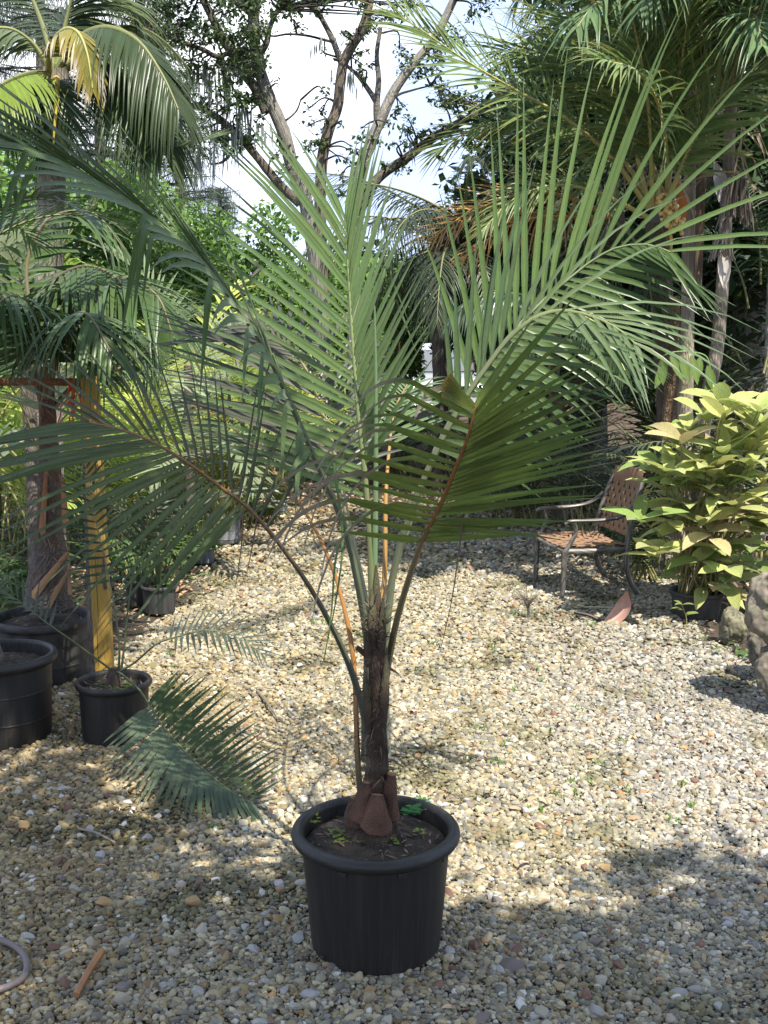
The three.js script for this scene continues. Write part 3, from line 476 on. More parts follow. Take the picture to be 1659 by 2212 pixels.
// ---------- small palm in a black pot, left front ----------
{
  rs(201);
  const base = g(250, 1592); base.y = 0; const d0 = -base.z, h = P(250, 1467, d0).y, rt = 0.5 * (P(331, 1467, d0).x - P(171, 1467, d0).x) - 0.014;
  const o = thing('small_potted_palm', 'small stiff-leaved palm in a black pot before the yellow post', 'potted palm', base);
  const pt = potParts(o, { rt, rb: rt * 0.95, h, rim: 0.014, lip: 0.035, mat: M.plastic, sink: 0.05, mound: 0.02 });
  for (let i = 0; i < 10; i++) sprigs(o, 6, V(rr(-0.1, 0.12), pt.ys + 0.01, rr(-0.02, 0.12)), 0.03, [0.01, 0.02], [0.13, 0.17, 0.035]);
  const tg = new GB(); tube(tg, [V(0, pt.ys - 0.02, 0), V(0.005, pt.ys + 0.05, 0), V(0.01, pt.ys + 0.11, 0)], 0.045, 0.018, [0.12, 0.085, 0.06], { sides: 12, rough: 0.4, mottle: 0.7 }); part('trunk', tg.geo(), M.fibre, o);
  const F = (pts, q) => frond(o, { each: true, world: true, r0: 0.0075, r1: 0.002, rc: (t) => mixc([0.07, 0.085, 0.04], [0.12, 0.13, 0.05], t), c0: [0.035, 0.06, 0.028], c1: [0.045, 0.075, 0.038], fold: 0.25, hue: 0.05, droop: 0.08, aj: 1.5, lj: 3, jit: 0.1, mat: M.leaf, prof: (u) => 0.7 + 0.35 * Math.sin(Math.PI * clamp(u + 0.05, 0, 1)), tipk: 0.8, ...q, pts: pts.map(([x, y, e]) => P(x, y, d0 + e)) });
  // big hanging frond towards the camera
  F([[250, 1450, 0], [262, 1456, -0.05], [299, 1488, -0.18], [324, 1524, -0.3], [360, 1578, -0.46], [396, 1619, -0.58], [432, 1655, -0.68], [475, 1691, -0.78], [504, 1712, -0.84], [540, 1732, -0.9]], { up: V(0.45, 0.75, 0.5), W: 0.044,
    R: { n: 28, t0: 0.33, len: 0.4, a0: 68, a1: 22, lift: -14, c0: [0.08, 0.115, 0.065], c1: [0.1, 0.135, 0.08] }, Lf: { n: 26, t0: 0.31, len: 0.36, a0: 120, a1: 66, lift: 30, c0: [0.042, 0.072, 0.015], c1: [0.05, 0.085, 0.018] } });
  // right frond
  F([[258, 1450, 0], [290, 1432, -0.02], [340, 1390, -0.06], [392, 1373, -0.1], [440, 1362, -0.14], [490, 1368, -0.18], [540, 1392, -0.22], [565, 1412, -0.24]], { up: V(0.1, 1, 0.3), W: 0.024, c0: [0.075, 0.1, 0.075], R: { n: 16, t0: 0.44, len: 0.16, a0: 78, a1: 25, lift: -18 }, Lf: { n: 17, t0: 0.4, len: 0.2, a0: 92, a1: 25, lift: 22 } });
  // left frond
  F([[245, 1450, 0], [215, 1428, -0.02], [150, 1380, -0.08], [100, 1345, -0.12], [50, 1305, -0.16], [0, 1272, -0.2], [-40, 1250, -0.22]], { up: V(0, 1, 0.2), W: 0.024, R: { n: 13, t0: 0.5, len: 0.2, a0: 78, a1: 35, lift: 30, c0: [0.075, 0.1, 0.075] }, Lf: { n: 12, t0: 0.62, len: 0.2, a0: 70, a1: 35, lift: 10 } });
  // two upright fronds in front of the yellow post
  F([[256, 1448, 0], [258, 1400, 0], [250, 1330, 0.02], [235, 1250, 0.06], [215, 1160, 0.14], [196, 1080, 0.24], [185, 1010, 0.34]], { up: V(0.2, 0.2, 1), W: 0.022, R: { n: 17, t0: 0.42, len: 0.24, a0: 88, a1: 40, lift: 4 }, Lf: { n: 17, t0: 0.42, len: 0.24, a0: 88, a1: 40, lift: 4 } });
  F([[262, 1448, 0], [268, 1400, 0], [275, 1330, -0.02], [286, 1250, -0.05], [302, 1190, -0.09], [325, 1120, -0.15], [360, 1070, -0.22]], { up: V(-0.2, 0.3, 1), W: 0.02, R: { n: 12, t0: 0.62, len: 0.2, a0: 70, a1: 30, lift: 4 }, Lf: { n: 12, t0: 0.62, len: 0.2, a0: 75, a1: 30, lift: 4 } });
}

// ---------- big pots at the left edge ----------
{
  rs(211);
  const base = g(8, 1590); base.y = 0; const d0 = -base.z, h = P(8, 1408, d0).y, rt = P(119, 1408, d0).x - P(2, 1408, d0).x - 0.02;
  const o = thing('large_potted_palm', 'grey leaning palm trunk in a large black pot at the left edge', 'potted palm', base);
  const pt = potParts(o, { rt, rb: rt * 0.93, h, rim: 0.02, lip: 0.05, rings: [0.28, 0.6], dent: 0.02, ph: 1, sink: 0.07, mat: M.plastic });
  const tg = new GB(), top = P(-120, 1150, d0).sub(base); tube(tg, [V(-0.02, pt.ys - 0.02, 0), V(-0.05, pt.ys + 0.1, 0), V(-0.12, pt.ys + 0.4, 0), top, P(-160, 700, d0).sub(base)], 0.06, 0.035, (t) => mulc([0.2, 0.185, 0.16], 0.85 + 0.2 * Math.sin(t * 60)), { sides: 12, segs: 60, rough: 0.08, mottle: 0.5 }); part('trunk', tg.geo(), M.bark, o);
  const c = P(-160, 700, d0).sub(base);
  for (let k = 0; k < 7; k++) lf(o, arch(c, k * 0.9 + 0.2, 1.1, 1.3, 1.7), { W: 0.03, c0: [0.04, 0.08, 0.03], R: { n: 24, t0: 0.2, len: 0.4, a0: 70, a1: 20 }, Lf: { n: 24, t0: 0.2, len: 0.4, a0: 70, a1: 20 } });
}
{
  rs(221);
  const base = g(98, 1462); base.y = 0; const d0 = -base.z, h = P(98, 1328, d0).y, rt = P(203, 1328, d0).x - P(98, 1328, d0).x - 0.018;
  const o = thing('drooping_palm', 'bulging brown-trunked palm with glossy drooping fronds in a big dark pot', 'potted palm', base);
  potParts(o, { rt, rb: rt * 0.9, h, rim: 0.018, lip: 0.05, rings: [0.3, 0.62], dent: 0.015, mat: M.plasticOld, sink: 0.05 });
  const LB = (x, y, e = 0) => P(x, y, d0 + e).sub(base);
  const tg = new GB(); const rad = [0.14, 0.13, 0.1, 0.075, 0.068, 0.06, 0.05, 0.045], rf = (t) => { const k = Math.min(6, Math.floor(t * 7)); return lerp(rad[k], rad[k + 1], t * 7 - k); };
  tube(tg, [LB(105, 1310), LB(105, 1270), LB(106, 1200), LB(107, 1120), LB(108, 1050), LB(106, 980), LB(103, 900), LB(100, 830)], rf, 0, (t) => mixc([0.1, 0.085, 0.075], [0.12, 0.06, 0.03], clamp(fbm(t * 9, 3, 1) + t, 0, 1)), { sides: 18, segs: 60, rough: 0.15, ry: 5, mottle: 0.8, my: 5 });
  const trunk = part('trunk', tg.geo(), M.bark, o);
  const sheath = (x1, y1, x2, y2, W, c, dz = 0.16) => { const b = new GB(), a = LB(x1, y1, -dz), e = LB(x2, y2, -dz * 0.8), d = e.clone().sub(a); blade(b, { p: a, dir: d, up: V(0, 0, 1), L: d.length(), W, fold: -0.35, segs: 6, shape: 'blunt', c0: mulc(c, 0.8), c1: c, twist: 0.3 }); part('leaf_sheath', b.geo(), M.paper, trunk); };
  sheath(145, 1195, 68, 1290, 0.055, [0.36, 0.2, 0.09]); sheath(147, 1180, 150, 1285, 0.03, [0.36, 0.22, 0.11]); sheath(100, 1010, 88, 1160, 0.05, [0.3, 0.13, 0.05], 0.1); sheath(150, 1230, 100, 1312, 0.045, [0.3, 0.17, 0.08]); sheath(135, 1030, 140, 1130, 0.05, [0.38, 0.18, 0.07], 0.1); 
  const fb = new GB(); for (let i = 0; i < 70; i++) { const y = rr(880, 1300), p = LB(105 + rr(-25, 25), y, -0.1); blade(fb, { p, dir: V(rr(-1, 1), rr(-0.6, 1), 0.6), up: V(0, 0, 1), L: rr(0.04, 0.12), W: 0.006, droop: 0.8, c0: mulc([0.22, 0.15, 0.09], rr(0.5, 1.3)), segs: 4 }); } part('fibre', fb.geo(), M.paper, trunk, 'stuff');
  const F = (pts, q) => frond(o, { each: true, r0: 0.02, r1: 0.004, rc: [0.13, 0.11, 0.05], W: 0.04, c0: [0.055, 0.11, 0.024], c1: [0.07, 0.14, 0.035], droop: 0.95, hue: 0.14, mat: M.leaf, fold: 0.3, aj: 7, segs: 6, cd: [0.2, 0.14, 0.09], dead: 0.9, deadp: 0.3, up: V(0, 1, 0.2), ...q, pts: pts.map(([x, y, e]) => P(x, y, d0 + (e ?? 0))) });
  const S = (n, len, q = {}) => ({ R: { n, t0: 0.28, len, a0: 78, a1: 28, lift: -22, lj: 12, ...q }, Lf: { n, t0: 0.28, len, a0: 78, a1: 28, lift: -22, lj: 12, ...q } });
  F([[105, 880], [125, 740, -0.1], [190, 640, -0.25], [270, 600, -0.4], [340, 640, -0.5], [372, 720, -0.55]], S(32, 0.72));
  F([[98, 880], [80, 720, 0], [105, 620, -0.15], [180, 575, -0.3], [250, 600, -0.45], [290, 660, -0.5]], S(32, 0.7));
  F([[92, 880], [50, 730, -0.1], [0, 640, -0.3], [-60, 620, -0.5], [-120, 680, -0.6]], S(30, 0.75));
  F([[108, 890], [180, 815, 0.05], [250, 800, 0.1], [313, 758, 0.12], [352, 716, 0.15], [400, 680, 0.2]], { ...S(24, 0.42, { lift: 5 }), droop: 0.4 });
  F([[100, 870], [95, 760, -0.3], [70, 670, -0.55], [20, 640, -0.8], [-40, 690, -0.95]], { ...S(30, 0.6), each: false });
  F([[100, 870], [120, 760, -0.3], [150, 690, -0.6], [190, 680, -0.85], [240, 760, -1.0]], { ...S(30, 0.6), each: false });
  F([[100, 870], [140, 740, 0.2], [200, 690, 0.3], [270, 690, 0.35], [330, 760, 0.4]], { ...S(30, 0.62), each: false });
  F([[96, 860], [60, 740, 0.1], [70, 640, 0.05], [130, 620, -0.1], [190, 680, -0.3]], { ...S(30, 0.62), each: false });
  F([[90, 860], [30, 760, 0.2], [-10, 690, 0.3], [-60, 690, 0.3]], { ...S(30, 0.6), each: false });
  F([[100, 870], [70, 700, 0.25], [60, 560, 0.4], [110, 470, 0.5], [200, 460, 0.5], [270, 540, 0.5]], { ...S(30, 0.6), each: false });
}

// ---------- post, rail, rope ----------
{
  rs(231);
  const b = g(229, 1500); b.y = 0; const d0 = -b.z, top = P(222, 812, d0).y, w = 38 / FPX * d0;
  const o = thing('yellow_post', 'thick yellow-ochre timber post standing beside the small potted palm', 'post', b);
  const pg = new RoundedBoxGeometry(w, top, w * 0.8, 3, 0.008), p = pg.attributes.position; for (let i = 0; i < p.count; i++) { const y = p.getY(i) + top / 2; p.setX(i, p.getX(i) * lerp(1.0, 0.92, y / top) + 0.006 * N3(y * 3, 1, 0) - (y / top) * 0.02); } pg.translate(0, top / 2, 0); pg.computeVertexNormals();
  part('post', pg, M.yellow, o);
  const ck = new GB(); for (const [x, y0, y1] of [[-0.01, 0.3, 0.95], [0.018, 1.0, 1.6], [-0.022, 0.05, 0.5], [0.005, 1.5, 1.75]]) { const pts = []; for (let k = 0; k <= 8; k++) { const y = lerp(y0, y1, k / 8) ; if (y < top) pts.push(V(x + 0.006 * N3(y * 6, x * 90, 2) - (y / top) * 0.02, y, w * 0.4 - 0.0012)); } if (pts.length > 2) tube(ck, pts, (t) => 0.0026 * Math.sin(Math.PI * clamp(t, 0.04, 0.96)), 0, [0.05, 0.03, 0.012], { sides: 5, wide: 1 }); } part('crack', ck.geo(), M.paper, o);
  const kn = new GB(); tube(kn, [V(0.045, 1.1, w * 0.4), V(0.05, 1.1, w * 0.4 + 0.02)], 0.03, 0.018, [0.12, 0.09, 0.065], { sides: 10, rough: 0.3 }); tube(kn, [V(0.03, 0.62, w * 0.4 - 0.004), V(0.026, 0.72, w * 0.4 + 0.006), V(0.03, 0.82, w * 0.4 - 0.004)], 0.012, 0.006, [0.16, 0.13, 0.1], { sides: 7, rough: 0.4 }); part('knot', kn.geo(), M.fibre, o);
  const b2 = g(198, 1490); b2.y = 0; const e0 = -b2.z + 0.06; b2.z = -e0; const t2 = P(198, 822, e0).y;
  const o2 = thing('grey_post', 'weathered grey bark-covered post close behind the yellow post', 'post', b2);
  const gg = new GB(); tube(gg, [V(0, 0, 0), V(0.01, t2 * 0.5, 0), V(0.012, t2, 0)], 0.03, 0.026, [0.2, 0.17, 0.14], { sides: 14, segs: 40, rough: 0.2, mottle: 0.8, ry: 4 }); part('post', gg.geo(), M.bark, o2);
  const b3 = P(-70, 826, e0 - 0.03); const rail = new GB(), far = P(196, 826, e0 - 0.045);
  tube(rail, [V(0, 0, 0), far.clone().sub(b3).multiplyScalar(0.5).add(V(0, 0.004, 0)), far.clone().sub(b3)], 0.024, 0.021, [1, 0.9, 0.8], { sides: 12, segs: 24, rough: 0.06, mottle: 0.4 });
  const pm = part('wooden_rail', rail.geo(), M.pole, scene); pm.name = numbered('wooden_rail'); pm.position.copy(b3); tag(pm, 'reddish brown horizontal pole tied to the posts at eye height', 'rail');
  const rp = new GB(); const rc = P(158, 830, e0 - 0.05);
  for (let k = 0; k < 5; k++) { const pts = []; for (let i = 0; i <= 14; i++) { const a = (i / 14) * 6.283; pts.push(V(rr(-0.003, 0.003) + k * 0.008 - 0.016, 0.033 * Math.sin(a) - 0.002 * k, 0.033 * Math.cos(a))); } tube(rp, pts, 0.0045, 0.0045, [1, 1, 1], { sides: 6, cap: false, segs: 30 }); }
  for (let k = 0; k < 7; k++) { const pts = []; let x = rr(-0.01, 0.03), y = -0.02; for (let i = 0; i < 8; i++) { pts.push(V(x, y, 0.035 + 0.012 * Math.sin(i * 1.7 + k))); x += rr(-0.02, 0.022); y -= rr(0.008, 0.045); } tube(rp, pts, 0.0042, 0.0042, [1, 1, 1], { sides: 6, segs: 24 }); }
  const ro = part('rope', rp.geo(), M.rope, scene); ro.name = numbered('rope'); ro.position.copy(rc); tag(ro, 'orange red rope knotted round the pole with a dangling tangle', 'rope');
}

// ---------- pots with plants further up on the left ----------
function grassy(o, at, n, h, c, W = 0.018, spread = 0.7) {
  const gb = new GB();
  for (let i = 0; i < n; i++) { const a = rr(0, 6.3), e = rr(0.1, spread); blade(gb, { p: at.clone().add(V(Math.cos(a) * 0.05, 0, Math.sin(a) * 0.05)), dir: V(Math.cos(a) * e, 1, Math.sin(a) * e), up: V(-Math.cos(a), 0.4, -Math.sin(a)), L: h * rr(0.6, 1.1), W: W * rr(0.7, 1.2), droop: rr(0.3, 0.9), segs: 5, c0: mulc(c, rr(0.7, 1.3)) }); }
  return part('leaves', gb.geo(), M.crown, o);
}
function potted(name, label, x, yb, yr, w, o2 = {}) {
  const base = g(x, yb); base.y = 0; const d0 = -base.z, h = P(x, yr, d0).y, rt = (w / 2 / FPX) * d0 - 0.012;
  const o = thing(name, label, o2.cat ?? 'potted plant', base, o2.group);
  const pt = potParts(o, { rt, rb: rt * (o2.taper ?? 0.94), h, rim: 0.012, lip: 0.03, rings: o2.rings, ribs: o2.ribs, mat: o2.mat ?? M.plasticOld, dent: o2.dent ?? 0.012, sink: 0.04, mound: 0.015 });
  return { o, h, rt, pt, d0, base, top: V(0, pt.ys, 0) };
}
{
  rs(241);
  let q = potted('potted_seedling', 'small dark pot with drooping thin leaves nearest the gravel', 345, 1322, 1262, 80); grassy(q.o, q.top, 16, 0.55, [0.07, 0.1, 0.04], 0.03); sprigs(q.o, 22, V(0.05, q.h, 0.03), 0.07, [0.02, 0.035], C_FRESH);
  for (let k = 0; k < 6; k++) lf(q.o, arch(q.top, k * 1.1, 1.45, 0.85, 1.1), { W: 0.025, r0: 0.006, c0: [0.08, 0.1, 0.05], R: { n: 9, t0: 0.5, len: 0.24, a0: 70, a1: 30, droop: 0.8 }, Lf: { n: 9, t0: 0.5, len: 0.24, a0: 70, a1: 30, droop: 0.8 } });
  q = potted('potted_seedling', 'dark pot half hidden behind the small pot with thin leaves', 300, 1308, 1250, 62); grassy(q.o, q.top, 22, 0.4, [0.09, 0.12, 0.04]);
  q = potted('potted_grass', 'bluish grey pot with fresh ground cover spilling over its rim', 392, 1186, 1154, 64, { mat: M.plasticBlue }); sprigs(q.o, 60, V(0, q.h, 0.06), 0.16, [0.025, 0.05], C_FRESH); grassy(q.o, q.top, 22, 0.45, [0.16, 0.17, 0.06]);
  q = potted('grey_potted_palm', 'grey ribbed pot in full sun with a yellow green palm', 486, 1172, 1110, 76, { mat: M.plasticGrey, rings: [0.18, 0.5, 0.82], taper: 0.9 }); grassy(q.o, q.top, 40, 0.75, [0.17, 0.18, 0.05], 0.022);
  for (let k = 0; k < 12; k++) lf(q.o, arch(q.top, k * 0.53 + rr(0, 0.3), rr(1.05, 1.45), rr(0.9, 1.4), rr(0.8, 1.5)), { W: 0.02, r0: 0.007, rc: [0.3, 0.2, 0.05], c0: [0.13, 0.17, 0.04], R: { n: 18, t0: 0.35, len: 0.3, a0: 65, a1: 20, droop: 0.5 }, Lf: { n: 18, t0: 0.35, len: 0.3, a0: 65, a1: 20, droop: 0.5 } });
  q = potted('potted_shrub', 'small grey pot behind the big grey pot, with leafy shoots', 604, 1110, 1078, 42, { mat: M.plasticGrey, rings: [0.8] }); grassy(q.o, q.top, 30, 0.6, [0.15, 0.17, 0.05], 0.03);
  q = potted('potted_shrub', 'tall narrow grey pot with a sprout beside the dry litter', 634, 1076, 1032, 34, { mat: M.plasticGrey }); sprigs(q.o, 20, V(0, q.h + 0.02, 0), 0.09, [0.04, 0.07], C_FRESH);
  q = potted('terracotta_pot', 'reddish terracotta pot behind the dark pots on the left', 318, 1232, 1205, 40, { mat: M.terra }); grassy(q.o, q.top, 24, 0.5, [0.1, 0.14, 0.04]);
  q = potted('potted_shrub', 'low pale pot hidden under weedy green shoots', 440, 1216, 1180, 54, { mat: M.plasticGrey }); sprigs(q.o, 60, V(0, q.h, 0.05), 0.2, [0.03, 0.05], C_FRESH); grassy(q.o, q.top, 30, 0.5, [0.2, 0.22, 0.07], 0.02, 1.1);
  q = potted('potted_shrub', 'black pot in shadow under the drooping palm fronds', 222, 1272, 1240, 60, { mat: M.plasticOld }); grassy(q.o, q.top, 26, 0.5, [0.06, 0.1, 0.03]);
}

// ---------- clumping nursery palms and shrubs of the left bed ----------
function clump(name, label, n, h, c, opt = {}) {
  const o = thing(name, label, opt.cat ?? 'palm', V(0, 0, 0), opt.group);
  const ng = opt.fr ?? n;
  for (let i = 0; i < ng; i++) {
    const a = (i / ng) * 6.283 + rr(-0.3, 0.3), b = V(Math.cos(a), 0, Math.sin(a)).multiplyScalar(rr(0.05, opt.foot ?? 0.25)).add(V(0, opt.y0 ? rr(0.3, 1) * opt.y0 : 0, 0));
    const L = h * rr(0.7, 1.1);
    lf(o, arch(b, a + rr(-0.4, 0.4), rr(opt.e0 ?? 1.0, opt.e1 ?? 1.5), L, rr(opt.b0 ?? 0.9, opt.b1 ?? 1.7)), { W: opt.W ?? 0.03, r0: opt.r0 ?? 0.012, mat: opt.mat ?? M.crown, rc: opt.rc ?? [0.17, 0.16, 0.05], c0: mulc(mixc(c, opt.c2 ?? c, rnd()), rr(0.8, 1.2)), segs: 3, droop: opt.droop ?? 0.45, cd: [0.3, 0.2, 0.1], dead: 0.8, deadp: 0.15,
      R: { n: opt.ln ?? 20, t0: opt.t0 ?? 0.3, len: (opt.ll ?? 0.32) * h / 1.6, a0: 68, a1: 20, lj: 14 }, Lf: { n: opt.ln ?? 20, t0: opt.t0 ?? 0.3, len: (opt.ll ?? 0.32) * h / 1.6, a0: 68, a1: 20, lj: 14 } });
  }
  if (opt.y0) { const tg = new GB(); tube(tg, [V(0, -0.02, 0), V(0.02, opt.y0 * 0.5, 0), V(0, opt.y0 * 0.98, 0)], opt.tr ?? 0.07, (opt.tr ?? 0.07) * 0.8, (t) => mulc(opt.tc ?? [0.16, 0.13, 0.1], 0.85 + 0.25 * Math.sin(t * 90)), { sides: 10, segs: 60, rough: 0.12, mottle: 0.5 }); part('trunk', tg.geo(), M.bark, o); }
  return o;
}
const at = (x, d) => V(((x - 829.5) / FPX) * d, 0, -d);
{
  rs(251);
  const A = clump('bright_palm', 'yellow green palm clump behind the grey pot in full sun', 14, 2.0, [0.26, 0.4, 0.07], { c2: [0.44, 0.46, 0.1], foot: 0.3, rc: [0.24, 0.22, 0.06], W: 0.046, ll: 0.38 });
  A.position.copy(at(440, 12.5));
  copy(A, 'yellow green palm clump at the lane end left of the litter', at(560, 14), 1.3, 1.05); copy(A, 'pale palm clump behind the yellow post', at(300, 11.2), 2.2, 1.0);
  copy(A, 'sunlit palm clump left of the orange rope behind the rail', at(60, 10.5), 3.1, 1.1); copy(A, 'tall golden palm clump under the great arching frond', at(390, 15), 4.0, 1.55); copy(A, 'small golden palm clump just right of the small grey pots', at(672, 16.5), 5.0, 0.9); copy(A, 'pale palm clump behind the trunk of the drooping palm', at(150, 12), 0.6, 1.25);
  const B = clump('broad_leaved_palm', 'green palm with wide light leaflets above the grey pot', 11, 2.3, [0.16, 0.28, 0.05], { c2: [0.3, 0.36, 0.08], W: 0.065, ln: 15, ll: 0.4, droop: 0.7, y0: 0.6 });
  B.position.copy(at(500, 13.6)); copy(B, 'wide leaved palm left of the yellow post in the sun', at(120, 13.5), 2, 1.2); copy(B, 'wide leaved palm at the left edge behind the leaning trunk', at(-20, 11), 4.2, 1.0); copy(B, 'green palm between the golden clumps at the lane end', at(610, 17.5), 1, 1.1); copy(B, 'leafy green palm behind the rope and posts', at(215, 15), 5.2, 1.3);
  // palms with upright silvery leaflets, upper left
  const S = clump('silver_palm', 'pale silvery palm with upright leaflets above the great arching frond', 10, 2.1, [0.2, 0.27, 0.14], { c2: [0.3, 0.34, 0.2], W: 0.06, ln: 24, ll: 0.4, droop: 0.1, y0: 2.1, tr: 0.06, e0: 0.5, e1: 1.35 });
  S.position.copy(at(60, 8.4));
  copy(S, 'pale silvery palm with its fronds ending beside the central frond', at(410, 10.5), 2.6, 0.85);
  const W1 = clump('weed_patch', 'lush green weeds at the foot of the drooping palm', 26, 0.5, [0.07, 0.14, 0.03], { W: 0.04, ln: 8, cat: 'weeds', foot: 0.3 }); W1.position.copy(at(20, 8.6));
  copy(W1, 'lush green weeds behind the yellow post and dark pots', at(290, 9.3), 1, 1.1); copy(W1, 'bright weeds round the bluish grey pot', at(395, 10.2), 2, 0.9); copy(W1, 'bright weeds to the right of the big grey pot', at(560, 12.2), 3, 0.8); copy(W1, 'green weeds at the left edge under the rail', at(-60, 7.6), 4, 1.3); copy(W1, 'low green weeds near the terracotta pot', at(345, 9.9), 5, 0.8);
}

// ---------- coconut palm, upper left ----------
{
  rs(261);
  const d = 8.6, base = at(112, d), o = thing('coconut_palm', 'tall coconut palm with heavy dark fronds in the upper left corner', 'palm', base);
  const tg = new GB(); tube(tg, [V(-0.05, -0.02, 0), V(-0.02, 1.6, 0), P(118, 150, d).sub(base)], 0.12, 0.1, (t) => mulc([0.24, 0.21, 0.17], 0.85 + 0.2 * Math.sin(t * 130)), { sides: 14, segs: 90, rough: 0.06, mottle: 0.4 }); part('trunk', tg.geo(), M.bark, o);
  const F = (pts, q, len = 0.6, n = 46) => frond(o, { r0: 0.03, r1: 0.005, rc: [0.15, 0.16, 0.05], W: 0.042, c0: [0.032, 0.06, 0.014], c1: [0.04, 0.075, 0.018], droop: 0.9, segs: 5, mat: M.leaf, up: V(0, 1, 0.3), R: { n, t0: 0.22, len, a0: 68, a1: 22, lift: -25, lj: 9 }, Lf: { n, t0: 0.22, len, a0: 68, a1: 22, lift: -25, lj: 9 }, ...q, pts: pts.map(([x, y, e]) => P(x, y, d + (e ?? 0))) });
  F([[110, 165], [105, 130, -0.2], [118, 85, -0.3], [145, 62, -0.4], [170, 72, -0.5], [188, 115, -0.55], [200, 190, -0.6]], { c1: [0.5, 0.33, 0.04], c0: [0.2, 0.2, 0.04], rc: [0.3, 0.28, 0.08], cd: [0.6, 0.52, 0.42], dead: 0.4, deadp: 0.6 }, 0.34, 30);
  F([[125, 150], [165, 85, -0.1], [225, 58, -0.25], [295, 85, -0.4], [350, 160, -0.5], [385, 235, -0.6]], {}, 0.7, 62);
  F([[128, 155], [190, 130, 0], [250, 145, -0.1], [300, 195, -0.3], [335, 260, -0.4], [352, 320, -0.5]], { c0: [0.04, 0.075, 0.016], c1: [0.06, 0.105, 0.018] }, 0.7, 62);
  F([[125, 145], [160, 50, 0.2], [215, -10, 0.3], [270, -5, 0.4], [300, 45, 0.45]], { c0: [0.09, 0.13, 0.035], c1: [0.12, 0.17, 0.04] }, 0.6, 36);
  F([[130, 150], [220, 70, 0.4], [300, 60, 0.6], [355, 90, 0.7], [410, 150, 0.8]], { c0: [0.1, 0.14, 0.05] }, 0.36, 40);
  F([[110, 155], [70, 95, 0], [20, 62, -0.1], [-40, 70, -0.2], [-90, 130, -0.2]], { c0: [0.11, 0.15, 0.06] }, 0.5, 36);
  F([[120, 165], [124, 190, -0.3], [122, 230, -0.4], [118, 275, -0.42], [114, 325, -0.4]], { rc: [0.6, 0.44, 0.08], up: V(0, 0.2, 1), droop: 0.35 }, 0.42, 34);
  F([[122, 150], [140, 60, 0.1], [165, -40, 0.1], [190, -120, 0.1]], {}, 0.55, 36);
  F([[118, 150], [90, 50, 0.4], [50, -40, 0.6], [0, -90, 0.8]], {}, 0.5, 36);
  F([[112, 160], [60, 160, -0.5], [0, 185, -0.9], [-60, 240, -1.2]], { c0: [0.17, 0.25, 0.02], c1: [0.2, 0.28, 0.03], up: V(0, 1, 0.5) }, 0.45, 34);
  F([[112, 165], [80, 170, -0.2], [40, 210, -0.3], [10, 290, -0.4]], { c0: [0.06, 0.1, 0.03] }, 0.45, 34);
}

